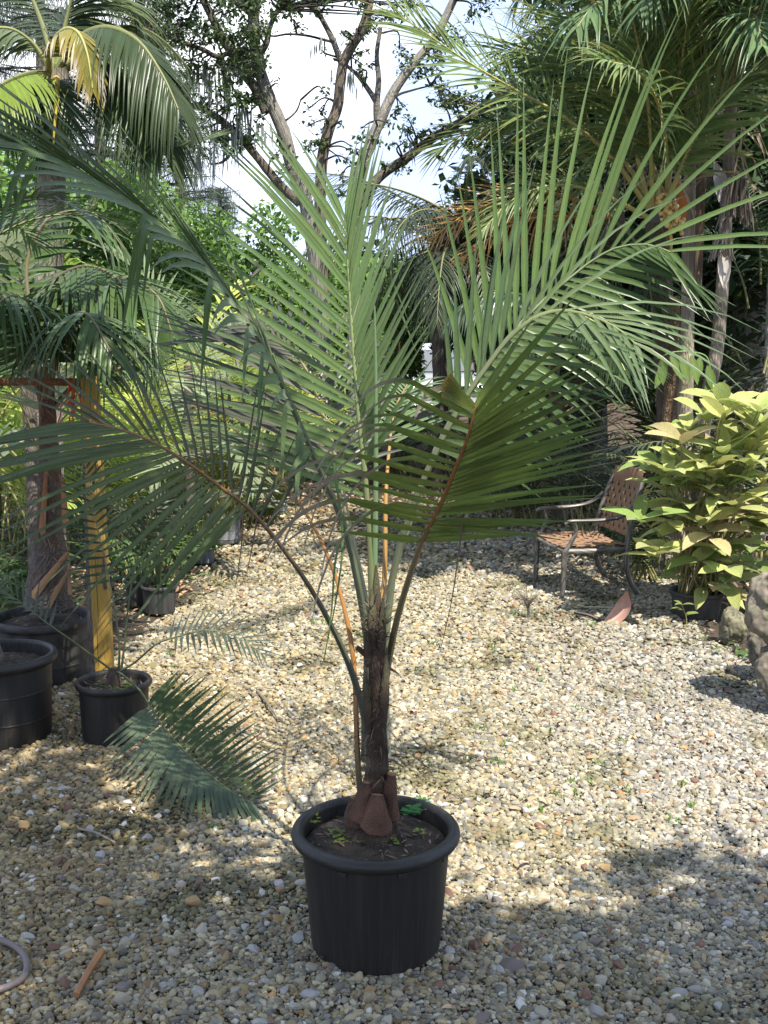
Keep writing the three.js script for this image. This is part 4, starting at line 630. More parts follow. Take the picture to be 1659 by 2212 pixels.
// ---------- metal armchair ----------
{
  rs(301);
  // measured feet: near front, near back, far back, far front
  const nf = g(1197, 1304), nb = g(1341, 1292), fb = g(1306, 1250), ff = g(1168, 1247);
  const c = nf.clone().add(nb).add(fb).add(ff).multiplyScalar(0.25); c.y = 0;
  const o = thing('garden_chair', 'brown metal armchair with a woven strap seat on the gravel', 'chair', c);
  // local axes: f towards the front of the seat (picture left), s towards the far side
  const W = 0.64, Dp = 0.52, H = P(1180, 1178, -nf.z + 0.25).y, f = V(-1, 0, 0.2).normalize(), s = V(-0.2, 0, -1).normalize();
  const Q = (x, y, z) => f.clone().multiplyScalar(x).addScaledVector(s, z).add(V(0, y, 0));   // x front +, z far +
  const hx = Dp / 2, hz = W / 2;
  const bar = (name, pts, r0, r1, q = {}) => { const b = new GB(); tube(b, pts, r0, r1 ?? r0, [1, 1, 1], { sides: 10, segs: 20, ...q }); return part(name, b.geo(), M.metal, o); };
  for (const z of [-hz, hz]) bar('leg', [Q(hx + 0.01, 0.004, z), Q(hx, H * 0.5, z), Q(hx, H - 0.03, z)], 0.02, 0.025, { sides: 8 });
  for (const z of [-hz, hz]) { const k = Math.sign(z); bar('leg', [Q(-hx - 0.1, 0.004, z + k * 0.02), Q(-hx - 0.02, H * 0.35, z), Q(-hx + 0.01, H * 0.8, z), Q(-hx - 0.01, H + 0.12, z), Q(-hx - 0.06, H + 0.3, z * 0.96), Q(-hx - 0.13, H + 0.52, z * 0.85)], 0.021, 0.02, { segs: 40 }); }
  // seat frame
  for (const z of [-hz, hz]) bar('seat_rail', [Q(hx, H - 0.03, z), Q(0, H - 0.035, z), Q(-hx, H - 0.03, z)], 0.024, 0.024, { wide: 0.6 });
  bar('seat_rail', [Q(hx, H - 0.03, -hz), Q(hx + 0.02, H - 0.03, 0), Q(hx, H - 0.03, hz)], 0.024, 0.024, { wide: 0.7 });
  bar('seat_rail', [Q(-hx, H - 0.03, -hz), Q(-hx, H - 0.03, hz)], 0.02);
  // woven seat: straps over and under
  const strap = (name, pts, w, up) => { const b = new GB(), n = pts.length; const cur = new THREE.CatmullRomCurve3(pts); const N = Math.max(10, n * 3); let prev = null;
    for (let i = 0; i <= N; i++) { const p = cur.getPoint(i / N), T = cur.getTangent(i / N), S = T.clone().cross(up).normalize(), nn = S.clone().cross(T).normalize(); const cc = [1, 1, 1], r = [p.clone().addScaledVector(S, w).addScaledVector(nn, 0.0015), p.clone().addScaledVector(S, -w).addScaledVector(nn, 0.0015), p.clone().addScaledVector(S, -w).addScaledVector(nn, -0.0015), p.clone().addScaledVector(S, w).addScaledVector(nn, -0.0015)].map((q, k) => b.vv(q, cc, k < 2 ? k : 1 - (k - 2), i / 4)); if (prev) for (let k = 0; k < 4; k++) b.q(prev[k], prev[(k + 1) % 4], r[(k + 1) % 4], r[k]); prev = r; }
    return part(name, b.geo(), M.strap, o); };
  const na = 9, nc = 11;
  for (let i = 0; i < na; i++) { const x = lerp(-hx + 0.03, hx - 0.02, i / (na - 1)), pts = []; for (let k = 0; k <= nc; k++) { const z = lerp(-hz, hz, k / nc); pts.push(Q(x, H + ((i + k) % 2 ? 0.0035 : -0.0035) - 0.02 * Math.sin(Math.PI * k / nc) + 0.008, z)); } strap('strap', pts, 0.024, V(0, 1, 0)); }
  for (let i = 0; i < nc; i++) { const z = lerp(-hz + 0.03, hz - 0.03, i / (nc - 1)), pts = []; for (let k = 0; k <= na; k++) { const x = lerp(-hx, hx + 0.01, k / na); pts.push(Q(x, H + ((i + k) % 2 ? -0.0035 : 0.0035) - 0.02 * Math.sin(Math.PI * (i + 0.5) / nc) + 0.008, z)); } strap('strap', pts, 0.026, V(0, 1, 0)); }
  // back: slanting lattice between the uprights, with a solid crest panel
  const Bk = (u, z) => Q(-hx - 0.01 - 0.13 * Math.pow(u, 1.2) - 0.02 * Math.cos((z / hz) * 1.4), H + 0.06 + 0.5 * u, z * lerp(0.98, 0.86, u));
  for (let i = 0; i < 10; i++) { const z = lerp(-hz + 0.06, hz - 0.06, i / 9), pts = []; for (let k = 0; k <= 8; k++) { const q = Bk(k / 8 * 0.8, z); pts.push(q.addScaledVector(f, ((i + k) % 2 ? 0.004 : -0.004))); } strap('strap', pts, 0.018, f); }
  for (let i = 0; i < 8; i++) { const u = lerp(0.03, 0.77, i / 7), pts = []; for (let k = 0; k <= 10; k++) { const q = Bk(u, lerp(-hz, hz, k / 10)); pts.push(q.addScaledVector(f, ((i + k) % 2 ? -0.004 : 0.004))); } strap('strap', pts, 0.016, f); }
  const cb = new GB(); let prev = null; for (let i = 0; i <= 24; i++) { const z = lerp(-hz, hz, i / 24), bow = 0.03 * Math.cos((z / hz) * 1.5); const a = Bk(0.8, z), e = Bk(1.0 + bow, z); const row = [[a, 0.012], [e, 0.012], [e, -0.012], [a, -0.012]].map(([q, k]) => cb.vv(q.clone().addScaledVector(f, k), [1, 1, 1], i / 6, 0)); if (prev) for (let k = 0; k < 4; k++) cb.q(prev[k], prev[(k + 1) % 4], row[(k + 1) % 4], row[k]); prev = row; } part('crest_panel', cb.geo(), M.strap, o);
  // arms sweep from the back, forward and down to the front legs
  for (const z of [-hz, hz]) { const k = Math.sign(z); bar('armrest', [Q(-hx - 0.05, H + 0.33, z * 0.98), Q(-hx + 0.04, H + 0.25, z + k * 0.03), Q(-hx + 0.2, H + 0.215, z + k * 0.04), Q(hx - 0.12, H + 0.21, z + k * 0.03), Q(hx - 0.02, H + 0.205, z + k * 0.02), Q(hx + 0.005, H + 0.185, z + k * 0.02)], 0.017, 0.013, { wide: 1.25, segs: 40 });
    bar('arm_support', [Q(hx - 0.07, H + 0.2, z + k * 0.03), Q(hx - 0.085, H + 0.12, z + k * 0.015), Q(hx - 0.04, H + 0.02, z), Q(hx, H - 0.04, z)], 0.013, 0.02, { segs: 24 }); }
}

// ---------- broad-leaved bush in a ribbed pot, right ----------
const bigLeaf = (o, p, dir, L, W, c0, c1, q = {}) => { const b = new GB(); blade(b, { p, dir, up: q.up ?? V(0, 1, 0.2), L, W, shape: 'leaf', segs: 6, fold: 0.28, droop: q.droop ?? 0.5, c0, c1, rib: [0.3, 0.34, 0.1], twist: rr(-0.5, 0.5) }); return part('leaf', b.geo(), q.mat ?? M.leafBroad, o); };
{
  rs(311);
  const q = potted('potted_bush', 'lush yellow green broad-leaved bush in a ribbed black pot', 1503, 1330, 1274, 118, { mat: M.plasticOld, ribs: 40, cat: 'bush', taper: 0.88 });
  const o = q.o, s = q.d0 / FPX, mid = P(1562, 1060, q.d0).sub(q.base);
  const tips = [];
  for (let i = 0; i < 62; i++) { let v; do v = V(rr(-1, 1), rr(-1, 1), rr(-1, 1)); while (v.length() > 1 || v.length() < 0.35); if (v.z < -0.5) v.z *= -0.6; tips.push(v.multiply(V(160 * s, 215 * s, 0.32)).add(mid)); }
  for (const [x, y] of [[1575, 1215], [1620, 1000], [1470, 950], [1560, 900], [1640, 880], [1440, 1010], [1420, 1190], [1385, 1120], [1530, 1010]]) tips.push(P(x, y, q.d0 - 0.3).sub(q.base));
  for (const t of tips) {
    const foot = V(rr(-0.13, 0.13), q.pt.ys, rr(-0.1, 0.1)), m = foot.clone().lerp(t, 0.5).add(V(0, 0.1, 0));
    const sg = new GB(); tube(sg, [foot, m, t], 0.007, 0.004, [0.18, 0.16, 0.06], { sides: 5, segs: 10 }); part('stem', sg.geo(), M.stem, o);
    const n = 4 + (rnd() < 0.3 ? 1 : 0), yel = rnd(), base = rr(0, 6.3);
    const c = yel < 0.38 ? [0.56, 0.6, 0.2] : yel < 0.46 ? [0.58, 0.48, 0.24] : yel < 0.8 ? [0.52, 0.62, 0.2] : [0.28, 0.45, 0.1];
    for (let k = 0; k < n; k++) { const a = base + (k / n) * 6.283 + rr(-0.3, 0.3), out = V(Math.cos(a), rr(0.05, 0.75), Math.sin(a)).addScaledVector(t.clone().sub(mid).normalize(), 0.35); const cc = mulc(c, rr(0.75, 1.2)); bigLeaf(o, t.clone().add(V(rr(-0.02, 0.02), rr(-0.05, 0.01), 0)), out, rr(0.25, 0.36), rr(0.105, 0.14), cc, mixc(cc, [0.4, 0.33, 0.12], rnd() * 0.35), { droop: rr(0.2, 0.7) }); }
  }
  const dry = new GB(); for (let i = 0; i < 14; i++) { const a = rr(0, 6.3); tube(dry, [V(rr(-0.12, 0.12), q.pt.ys, rr(-0.1, 0.1)), V(Math.cos(a) * 0.2, q.h + 0.15, Math.sin(a) * 0.2), V(Math.cos(a) * 0.3, q.h + rr(0, 0.35), Math.sin(a) * 0.3)], 0.004, 0.002, mulc([0.26, 0.18, 0.09], rr(0.6, 1.2)), { sides: 5, segs: 8 }); } part('dry_stem', dry.geo(), M.stem, o);
  // vine-like shoot with hanging leaves on the trunk above
}

// ---------- boulders, block, seedling, tuft, spathe ----------
function boulder(name, label, p, r, c, sd, sq = [1, 0.85, 0.95]) {
  const q = new THREE.IcosahedronGeometry(1, 22), a = q.attributes.position, cols = [];
  for (let i = 0; i < a.count; i++) { const v = V(a.getX(i), a.getY(i), a.getZ(i)), n = fbm(v.x * 1.2 + sd, v.y * 1.2, v.z * 1.2, 2) * 0.5 + 0.12 * fbm(v.x * 5 + sd, v.y * 5, v.z * 5, 3) - 0.09 * Math.abs(fbm(v.x * 2.6 + sd, v.y * 2.6 + 3, v.z * 2.6, 4)) + 0.03 * fbm(v.x * 17 + sd, v.y * 17, v.z * 17, 3); v.multiplyScalar((1 + n) * r); a.setXYZ(i, v.x * sq[0], v.y * sq[1], v.z * sq[2]); const m = 0.78 + 1.0 * fbm(v.x / r * 5, v.y / r * 5, v.z / r * 5, 5) + 0.5 * fbm(v.x / r * 22, v.y / r * 22, v.z / r * 22, 3), lich = sstep(fbm(v.x / r * 2.4 + 4, v.y / r * 2.4, v.z / r * 2.4 + sd, 4), 0.08, 0.28); cols.push(...mulc(mixc(c, [0.2, 0.2, 0.13], lich * 0.6), m)); }
  q.setAttribute('color', new THREE.Float32BufferAttribute(cols, 3)); q.deleteAttribute('normal'); q.deleteAttribute('uv'); const qm = mergeVertices(q, 1e-5); qm.computeVertexNormals();
  const m = part(name, qm, M.rockPlain, scene); m.name = numbered(name); m.position.copy(p); tag(m, label, 'rock'); return m;
}
{
  const d = 5.95, rk = [0.19, 0.16, 0.12];
  boulder('boulder', 'brown rounded boulder on top of the pile at the right edge', P(1690, 1315, d), 0.19, rk, 3, [1, 1.1, 1]);
  boulder('boulder', 'dark boulder underneath the rounded one at the right edge', P(1702, 1460, d - 0.1), 0.165, mulc(rk, 0.85), 9, [1, 1.05, 1]);
  boulder('boulder', 'boulder behind the pile, beside the concrete block', P(1668, 1395, d + 0.5), 0.14, mulc(rk, 0.8), 14, [1, 1.2, 1]);
  boulder('mossy_stone', 'squarish mossy stone between the bush pot and the boulders', g(1582, 1388).add(V(0, 0.1, 0)), 0.115, [0.16, 0.145, 0.09], 33, [0.85, 1.15, 0.8]);
  boulder('boulder', 'dark flat rock on the bed behind the metal chair', g(1222, 1046).add(V(0, 0.14, 0)), 0.24, [0.1, 0.085, 0.065], 21, [1.3, 0.75, 1]);
  boulder('boulder', 'dark low rock to the right of the flat rock behind the chair', g(1290, 1050).add(V(0.1, 0.1, 0)), 0.2, [0.08, 0.07, 0.055], 27, [1.3, 0.7, 1]);
  rs(321);
  // seedling by the block
  const sp = g(1480, 1368), s = thing('seedling', 'thin bright green seedling in front of the ribbed black pot', 'seedling', sp); const sg = new GB(); tube(sg, [V(0, 0, 0), V(0.005, 0.1, 0), V(-0.03, 0.2, 0)], 0.004, 0.002, [0.3, 0.26, 0.1], { sides: 5 }); part('stem', sg.geo(), M.stem, s);
  for (const [x, y, a] of [[-0.03, 0.2, 2.4], [-0.03, 0.2, 0.6], [-0.015, 0.16, 3.3], [0, 0.13, 0], [0, 0.12, 5.5], [-0.03, 0.2, 4.2]]) bigLeaf(s, V(x, y, 0), V(Math.cos(a), 0.4, Math.sin(a)), 0.09, 0.03, [0.24, 0.33, 0.05], [0.2, 0.3, 0.05]);
  // dry wiry tuft
  const tp = g(1140, 1338), t = thing('dry_tuft', 'wiry grey dry tuft on a short stick in the gravel', 'dry plant', tp); const tb = new GB(); tube(tb, [V(0.01, 0, 0), V(0, 0.1, 0), V(-0.01, 0.16, 0)], 0.011, 0.006, [0.28, 0.25, 0.22], { sides: 7, rough: 0.3 }); part('stick', tb.geo(), M.bark, t);
  const tw = new GB(); for (let i = 0; i < 90; i++) { const a = rr(0, 6.3), e = rr(-0.2, 1); tube(tw, [V(0, rr(0.07, 0.15), 0), V(Math.cos(a) * 0.05, 0.13 + e * 0.05, Math.sin(a) * 0.05), V(Math.cos(a) * rr(0.07, 0.13), 0.14 + e * 0.1, Math.sin(a) * rr(0.07, 0.13))], 0.0016, 0.0008, mulc([0.16, 0.13, 0.1], rr(0.6, 1.5)), { sides: 3, segs: 4, cap: false }); } part('twigs', tw.geo(), M.stem, t, 'stuff');
  // boat-shaped dry palm spathe with a long stalk
  const bp = g(1300, 1345), b0 = thing('palm_spathe', 'dry pinkish boat-shaped palm spathe with a long dark stalk on the gravel', 'dry spathe', bp);
  const D1 = -bp.z, L1 = (x, y, e = 0) => P(x, y, D1 + e).sub(bp); const st1 = new GB();
  tube(st1, [L1(1240, 1322, 0.05), L1(1275, 1330, 0.02), L1(1305, 1344, 0), L1(1330, 1348, 0), L1(1350, 1342, -0.02)], 0.011, 0.018, [0.05, 0.035, 0.03], { sides: 8, segs: 20, mottle: 0.5 }); tube(st1, [L1(1246, 1330, 0.03), L1(1280, 1336, 0.01), L1(1310, 1346, 0)], 0.003, 0.006, [0.05, 0.035, 0.03], { sides: 6 }); part('stalk', st1.geo(), M.stem, b0);
  const gb = new GB(), A = [L1(1310, 1347), L1(1335, 1347, -0.04), L1(1355, 1330, -0.05), L1(1364, 1305, -0.03), L1(1357, 1279, 0)], B = [L1(1302, 1343), L1(1318, 1323, 0.05), L1(1333, 1302, 0.06), L1(1346, 1285, 0.04), L1(1355, 1277, 0)]; const ca = new THREE.CatmullRomCurve3(A), cb = new THREE.CatmullRomCurve3(B), N = 20, Mm = 8;
  for (let side = 0; side < 2; side++) { const off = gb.n; for (let i = 0; i <= N; i++) for (let k = 0; k <= Mm; k++) { const u = k / Mm, p = ca.getPoint(i / N).lerp(cb.getPoint(i / N), u), dip = Math.sin(Math.PI * u) * Math.sin(Math.PI * i / N) * 0.045; p.z -= dip; p.x += dip * 0.35; if (side) { p.z -= 0.004; p.x += 0.003; } const n = 0.85 + 0.5 * fbm(u * 6, i * 0.25, 1, 2); gb.vv(p, side ? mulc([0.06, 0.045, 0.04], n) : mulc(mixc([0.4, 0.21, 0.15], [0.52, 0.34, 0.28], u), n)); } for (let i = 0; i < N; i++) for (let k = 0; k < Mm; k++) { const a = off + i * (Mm + 1) + k, e = a + Mm + 1; gb.q(a, a + 1, e + 1, e); } } part('shell', gb.geo(), M.paper, b0);
  // hose end and wood splinter, bottom left
  const hp = g(10, 2100), h = new GB(), HL = (x, y) => { const q = g(x, y).sub(hp); q.y = 0.022; return q; };
  tube(h, [HL(-160, 2070), HL(-60, 2042), HL(5, 2046), HL(45, 2068), HL(59, 2098), HL(48, 2128), HL(5, 2150), HL(-60, 2165), HL(-180, 2150)], 0.011, 0.011, [0.15, 0.12, 0.11], { sides: 10, segs: 60 }); const hm = part('garden_hose', h.geo(), st({ vertexColors: true, roughness: 0.6 }), scene); hm.name = numbered('garden_hose'); hm.position.copy(hp); tag(hm, 'curved end of a dull grey hose at the bottom left', 'hose');
  const wp = g(195, 2118), w = new GB(), WL = (x, y, e) => { const q = g(x, y).sub(wp); q.y = e; return q; }; tube(w, [WL(222, 2072, 0.03), WL(195, 2115, 0.032), WL(165, 2166, 0.024)], 0.013, 0.012, [0.3, 0.14, 0.05], { sides: 6, rough: 0.25, mottle: 0.7, wide: 0.8 }); const wm = part('wood_splinter', w.geo(), M.stem, scene); wm.name = numbered('wood_splinter'); wm.position.copy(wp); tag(wm, 'reddish brown splinter of wood lying near the hose', 'wood');
  const tl = new GB(), tq = g(1290, 1318); tube(tl, [g(1240, 1318).sub(tq).setY(0.02), V(0, 0.022, 0), g(1340, 1320).sub(tq).setY(0.02)], 0.008, 0.006, [0.42, 0.34, 0.22], { sides: 6, rough: 0.2 }); const tm = part('dry_stick', tl.geo(), M.stem, scene); tm.name = numbered('dry_stick'); tm.position.copy(tq); tag(tm, 'straight pale dry stick between chair legs and spathe', 'stick');
  for (const [x1, y1, x2, y2, l] of [[640, 1870, 770, 1912, 'grey twig lying to the left of the big black pot'], [170, 1800, 250, 1830, 'pale broken twig on the shaded gravel below the hanging frond'], [555, 1500, 600, 1560, 'thin grey twig in the middle of the gravel left of the trunk']]) { const a = g(x1, y1), e = g(x2, y2), b = new GB(); tube(b, [V(0, 0.02, 0), e.clone().sub(a).multiplyScalar(0.5).setY(0.03), e.clone().sub(a).setY(0.018)], 0.007, 0.004, [0.2, 0.16, 0.12], { sides: 6, rough: 0.3 }); const k = part('twig', b.geo(), M.stem, scene); k.name = numbered('twig'); k.position.copy(a); tag(k, l, 'twig'); }
  // pots behind the chair
  let q = potted('potted_palm_in_shade', 'plain brownish pot in the shade behind the chair', 1190, 1044, 1006, 46, { mat: M.plasticOld }); grassy(q.o, q.top, 16, 0.9, [0.05, 0.08, 0.03], 0.03);
  q = potted('potted_blue_cycad', 'pale blue green ferny plant just left of the chair back', 1292, 1088, 1066, 24, { mat: M.dark }); for (let k = 0; k < 9; k++) lf(q.o, arch(q.top.clone().add(V(0, 0.02, 0)), k * 0.7, rr(0.5, 1.1), 0.42, 0.8), { W: 0.03, c0: [0.24, 0.33, 0.27], R: { n: 10, t0: 0.25, len: 0.12, a0: 75, a1: 35 }, Lf: { n: 10, t0: 0.25, len: 0.12, a0: 75, a1: 35 } });
}

// ---------- clustering palm with pale trunks, right ----------
const RIGHTC = [0.085, 0.15, 0.06];
{
  rs(331);
  const d = 9.2, base = at(1500, d), o = thing('cluster_palm', 'tall palm with several tan trunks rising behind the bush', 'palm', base), LB = (x, y, e = 0) => P(x, y, d + e).sub(base);
  const stem = (pts, r0, r1, c, nm = 'trunk') => { const b = new GB(); tube(b, pts, r0, r1, (t) => mulc(c, 0.8 + 0.3 * Math.sin(t * 46) * Math.sin(t * 13)), { sides: 12, segs: 60, rough: 0.1, ry: 3, mottle: 0.55, my: 4 }); return part(nm, b.geo(), M.bark, o); };
  stem([V(-0.06, -0.02, 0), LB(1480, 900), LB(1484, 760), LB(1486, 600), LB(1490, 400), LB(1500, 150)], 0.066, 0.042, [0.42, 0.35, 0.25]);
  stem([V(0.06, -0.02, -0.15), LB(1525, 880, 0.2), LB(1548, 760, 0.2), LB(1560, 620, 0.2), LB(1570, 440, 0.2), LB(1580, 200, 0.2)], 0.062, 0.045, [0.36, 0.3, 0.23]);
  stem([LB(1505, 640, -0.12), LB(1512, 480, -0.12), LB(1520, 240, -0.12), LB(1530, 0, -0.12), LB(1540, -160, -0.12)], 0.036, 0.028, [0.22, 0.15, 0.09], 'leaf_stalk');
  stem([LB(1440, 960, 0.4), LB(1452, 800, 0.4), LB(1455, 640, 0.4)], 0.06, 0.05, [0.2, 0.13, 0.07]);
  // flower cluster with orange bract, old fruit brushes
  const br = new GB(); blade(br, { p: LB(1462, 392, -0.25), dir: LB(1470, 470, -0.25).sub(LB(1462, 392, -0.25)), up: V(0, 0, 1), L: 0.36, W: 0.17, shape: 'leaf', segs: 6, fold: -0.5, c0: [0.42, 0.13, 0.02], c1: [0.4, 0.14, 0.03] }); part('bract', br.geo(), M.paper, o);
  const fl = new GB(); for (let i = 0; i < 130; i++) { const k = rnd(), c = LB(lerp(1428, 1462, k) + rr(-16, 16), lerp(425, 490, k) + rr(-18, 18), -0.34 + rr(-0.06, 0.06)), s = rr(0.01, 0.022), ic = new THREE.IcosahedronGeometry(s, 1), a = ic.attributes.position, off = fl.n, cc = mulc([0.6, 0.42, 0.15], rr(0.7, 1.2)); for (let v = 0; v < a.count; v++) fl.v(a.getX(v) + c.x, a.getY(v) + c.y, a.getZ(v) + c.z, cc); for (let v = 0; v < a.count; v += 3) fl.t(off + v, off + v + 1, off + v + 2); } part('flower_cluster', fl.geo(), M.soil, o, 'stuff');
  const sk = new GB(); tube(sk, [LB(1445, 470, -0.3), LB(1450, 520, -0.3), LB(1450, 545, -0.28)], 0.014, 0.008, [0.5, 0.3, 0.06], { sides: 6 }); part('flower_stalk', sk.geo(), M.stem, o);
  const brush = (x, y, n, w, h, nm) => { const b = new GB(), c = LB(x, y, -0.3); for (let i = 0; i < n; i++) { const a = rr(-1, 1), x0 = c.x + a * w * 0.6, y0 = c.y + rr(-0.2, 0.1) * h + (1 - a * a) * h * 0.35, z = c.z + rr(-0.08, 0.08), pts = []; for (let k = 0; k < 5; k++) pts.push(V(x0 + a * w * 0.4 * (k / 4) + rr(-0.01, 0.01), y0 - (h * k) / 4 * rr(0.8, 1), z)); tube(b, pts, 0.006, 0.004, mulc([0.19, 0.16, 0.13], rr(0.6, 1.5)), { sides: 4, segs: 8, cap: false }); } part(nm, b.geo(), M.stem, o, 'stuff'); };
  brush(1590, 410, 130, 0.13, 0.3, 'fruit_strands'); brush(1560, 520, 60, 0.09, 0.16, 'fruit_strands');
  const sp = new GB(); blade(sp, { p: LB(1575, 470, -0.25), dir: LB(1545, 355, -0.2).sub(LB(1575, 470, -0.25)), up: V(0, 0, 1), L: 0.46, W: 0.14, shape: 'leaf', segs: 6, fold: 0.6, c0: [0.36, 0.33, 0.33] }); blade(sp, { p: LB(1562, 530, -0.25), dir: V(0.05, -1, 0.05), up: V(0, 0, 1), L: 0.34, W: 0.12, shape: 'leaf', segs: 5, fold: 0.5, c0: [0.4, 0.36, 0.32] }); part('old_spathe', sp.geo(), M.paper, o);
  // fronds, long narrow leaflets in a shaggy mass above
  const F = (pts, q, len = 0.62, n = 34) => frond(o, { r0: 0.024, r1: 0.005, rc: [0.2, 0.18, 0.08], W: 0.026, c0: RIGHTC, c1: [0.06, 0.11, 0.045], droop: 0.7, segs: 5, mat: M.leaf, up: V(0, 1, 0.3), aj: 12, R: { n, t0: 0.15, len, a0: 70, a1: 24, lift: 5, lj: 35 }, Lf: { n, t0: 0.15, len, a0: 70, a1: 24, lift: 5, lj: 35 }, ...q, pts: pts.map(([x, y, e]) => P(x, y, d + (e ?? 0))) });
  const heads = [[1500, 130, 0], [1575, 200, 0.2], [1530, -60, -0.1]];
  for (const [hx, hy, hz] of heads) for (let k = 0; k < 15; k++) { const c = P(hx, hy, d + hz), a = k * 0.419 + rr(-0.2, 0.2); const pts = arch(c, a, rr(0.5, 1.2), rr(1.5, 2.2), rr(1.2, 2.0)); frond(o, { r0: 0.022, r1: 0.005, rc: [0.2, 0.18, 0.08], W: 0.046, c0: mulc(RIGHTC, rr(0.9, 1.7)), c1: mulc([0.14, 0.22, 0.085], rr(0.8, 1.5)), droop: 0.8, segs: 5, mat: M.leaf, up: V(0, 1, 0.3), aj: 12, R: { n: 34, t0: 0.15, len: 0.6, a0: 70, a1: 24, lift: 5, lj: 35 }, Lf: { n: 34, t0: 0.15, len: 0.6, a0: 70, a1: 24, lift: 5, lj: 35 }, pts }); }
  // dead grey-tan hanging leaf strips
  const dd = new GB(); for (let i = 0; i < 150; i++) { const p = LB(1500 + rr(-190, 130), rr(20, 400), rr(-0.5, 0.5)); blade(dd, { p, dir: V(rr(-0.7, 0.7), rr(-1, 0.2), rr(-0.5, 0.5)), up: V(0, 0, 1), L: rr(0.2, 0.6), W: rr(0.012, 0.03), droop: 0.6, segs: 4, c0: mulc([0.34, 0.27, 0.18], rr(0.5, 1.2)) }); } part('dead_leaves', dd.geo(), M.paper, o, 'stuff');
  // climbing vine with hanging leaves on the trunk
  const v = thing('climbing_vine', 'green vine with hanging oval leaves on the tan trunk', 'vine', P(1480, 800, d - 0.3)); const vb = new GB(), VL = (x, y) => P(x, y, d - 0.3).sub(v.position); tube(vb, [VL(1420, 775), VL(1450, 762), VL(1490, 760), VL(1525, 770), VL(1535, 800)], 0.008, 0.006, [0.14, 0.24, 0.06], { sides: 6 }); part('stem', vb.geo(), M.stem, v);
  for (const [x, y, a] of [[1430, 772, 0], [1448, 770, 1], [1470, 768, 0.5], [1493, 768, 0.3], [1512, 772, -0.4], [1528, 790, 0.4], [1440, 780, -1], [1534, 812, -0.2], [1535, 830, 0.5]]) bigLeaf(v, VL(x, y), V(Math.sin(a) * 0.6, -1, 0.35), rr(0.2, 0.27), 0.085, [0.1, 0.2, 0.04], [0.16, 0.27, 0.05], { up: V(0, 0.3, 1), droop: 0.1 });
}

// ---------- feather palms at the top right ----------
{
  rs(341);
  const d = 8.4, base = at(1440, d + 2.2), o = thing('date_palm', 'palm with yellow tipped feather fronds reaching in from the upper right', 'palm', base), LB = (x, y, e = 0) => P(x, y, d + e).sub(base);
  const tg = new GB(); tube(tg, [V(0, -0.02, 0), V(0.02, 1.0, 0), LB(1420, 470, 1.2)], 0.1, 0.1, [0.13, 0.1, 0.075], { sides: 14, segs: 50, rough: 0.3, mottle: 0.8 }); part('trunk', tg.geo(), M.bark, o);
  const F = (pts, q, len = 0.5, n = 44) => frond(o, { r0: 0.022, r1: 0.004, rc: [0.34, 0.3, 0.1], W: 0.03, c0: [0.14, 0.22, 0.065], c1: [0.24, 0.3, 0.09], droop: 0.2, segs: 4, mat: M.leaf, up: V(-0.2, 0.6, 0.8), fold: 0.6, aj: 9, cd: [0.4, 0.26, 0.06], dead: 0.75, deadp: 0.4, R: { n, t0: 0.18, len, a0: 60, a1: 22, lift: 10, lj: 26 }, Lf: { n, t0: 0.18, len, a0: 60, a1: 22, lift: 10, lj: 26 }, ...q, pts: pts.map(([x, y, e]) => P(x, y, d + (e ?? 0))) });
  F([[1400, 450, 0.5], [1330, 350, 0.3], [1220, 255, 0.1], [1106, 191, 0], [998, 126, -0.1], [926, 76, -0.15], [850, 25, -0.2]], {}, 0.7, 50);
  F([[1410, 440, 0.5], [1330, 330, 0.5], [1220, 280, 0.5], [1120, 260, 0.5], [1020, 280, 0.4], [940, 330, 0.4]], { c1: [0.2, 0.17, 0.03] }, 0.55, 46);
  F([[1405, 450, 0.5], [1350, 250, 0.3], [1270, 90, 0.1], [1180, -20, 0], [1080, -110, -0.1]], {}, 0.7, 46);
  F([[1410, 450, 0.5], [1400, 230, 0.2], [1370, 60, -0.1], [1330, -100, -0.4]], {}, 0.7, 46);
  F([[1415, 450, 0.5], [1450, 260, 0.3], [1480, 80, 0], [1500, -80, -0.3]], {}, 0.5, 40);
  F([[1400, 470, 0.5], [1300, 420, 0.3], [1200, 400, 0.1], [1110, 430, 0], [1040, 500, -0.1]], { c1: [0.16, 0.15, 0.04], droop: 0.5 }, 0.4, 40);
  F([[1440, 440, 0.4], [1500, 300, 0.1], [1580, 190, -0.2], [1680, 150, -0.5]], { W: 0.036 }, 0.7, 44);
  F([[1440, 440, 0.6], [1380, 290, 0.5], [1290, 180, 0.4], [1190, 120, 0.3], [1080, 110, 0.2]], { W: 0.036 }, 0.7, 50);
  F([[1440, 440, 0.6], [1440, 330, 0.2], [1420, 220, -0.2], [1370, 150, -0.6], [1300, 130, -0.9]], { W: 0.034, c0: [0.16, 0.25, 0.08], droop: 0.5 }, 0.6, 44);
  F([[1440, 440, 0.6], [1460, 200, 0.6], [1440, 60, 0.6], [1370, -30, 0.5], [1260, -40, 0.4]], { W: 0.034, c0: [0.16, 0.25, 0.08], droop: 0.5 }, 0.7, 44);
  // frond hanging in from above the frame
  F([[1300, -420, -2.2], [1150, -260, -2.5], [960, -90, -2.7], [800, -48, -2.8], [640, -60, -2.85], [540, -40, -2.9]], { c0: [0.035, 0.07, 0.03], c1: [0.04, 0.08, 0.035], W: 0.036, up: V(0, 1, 0.2), droop: 0.2, deadp: 0 }, 0.36, 30);
}
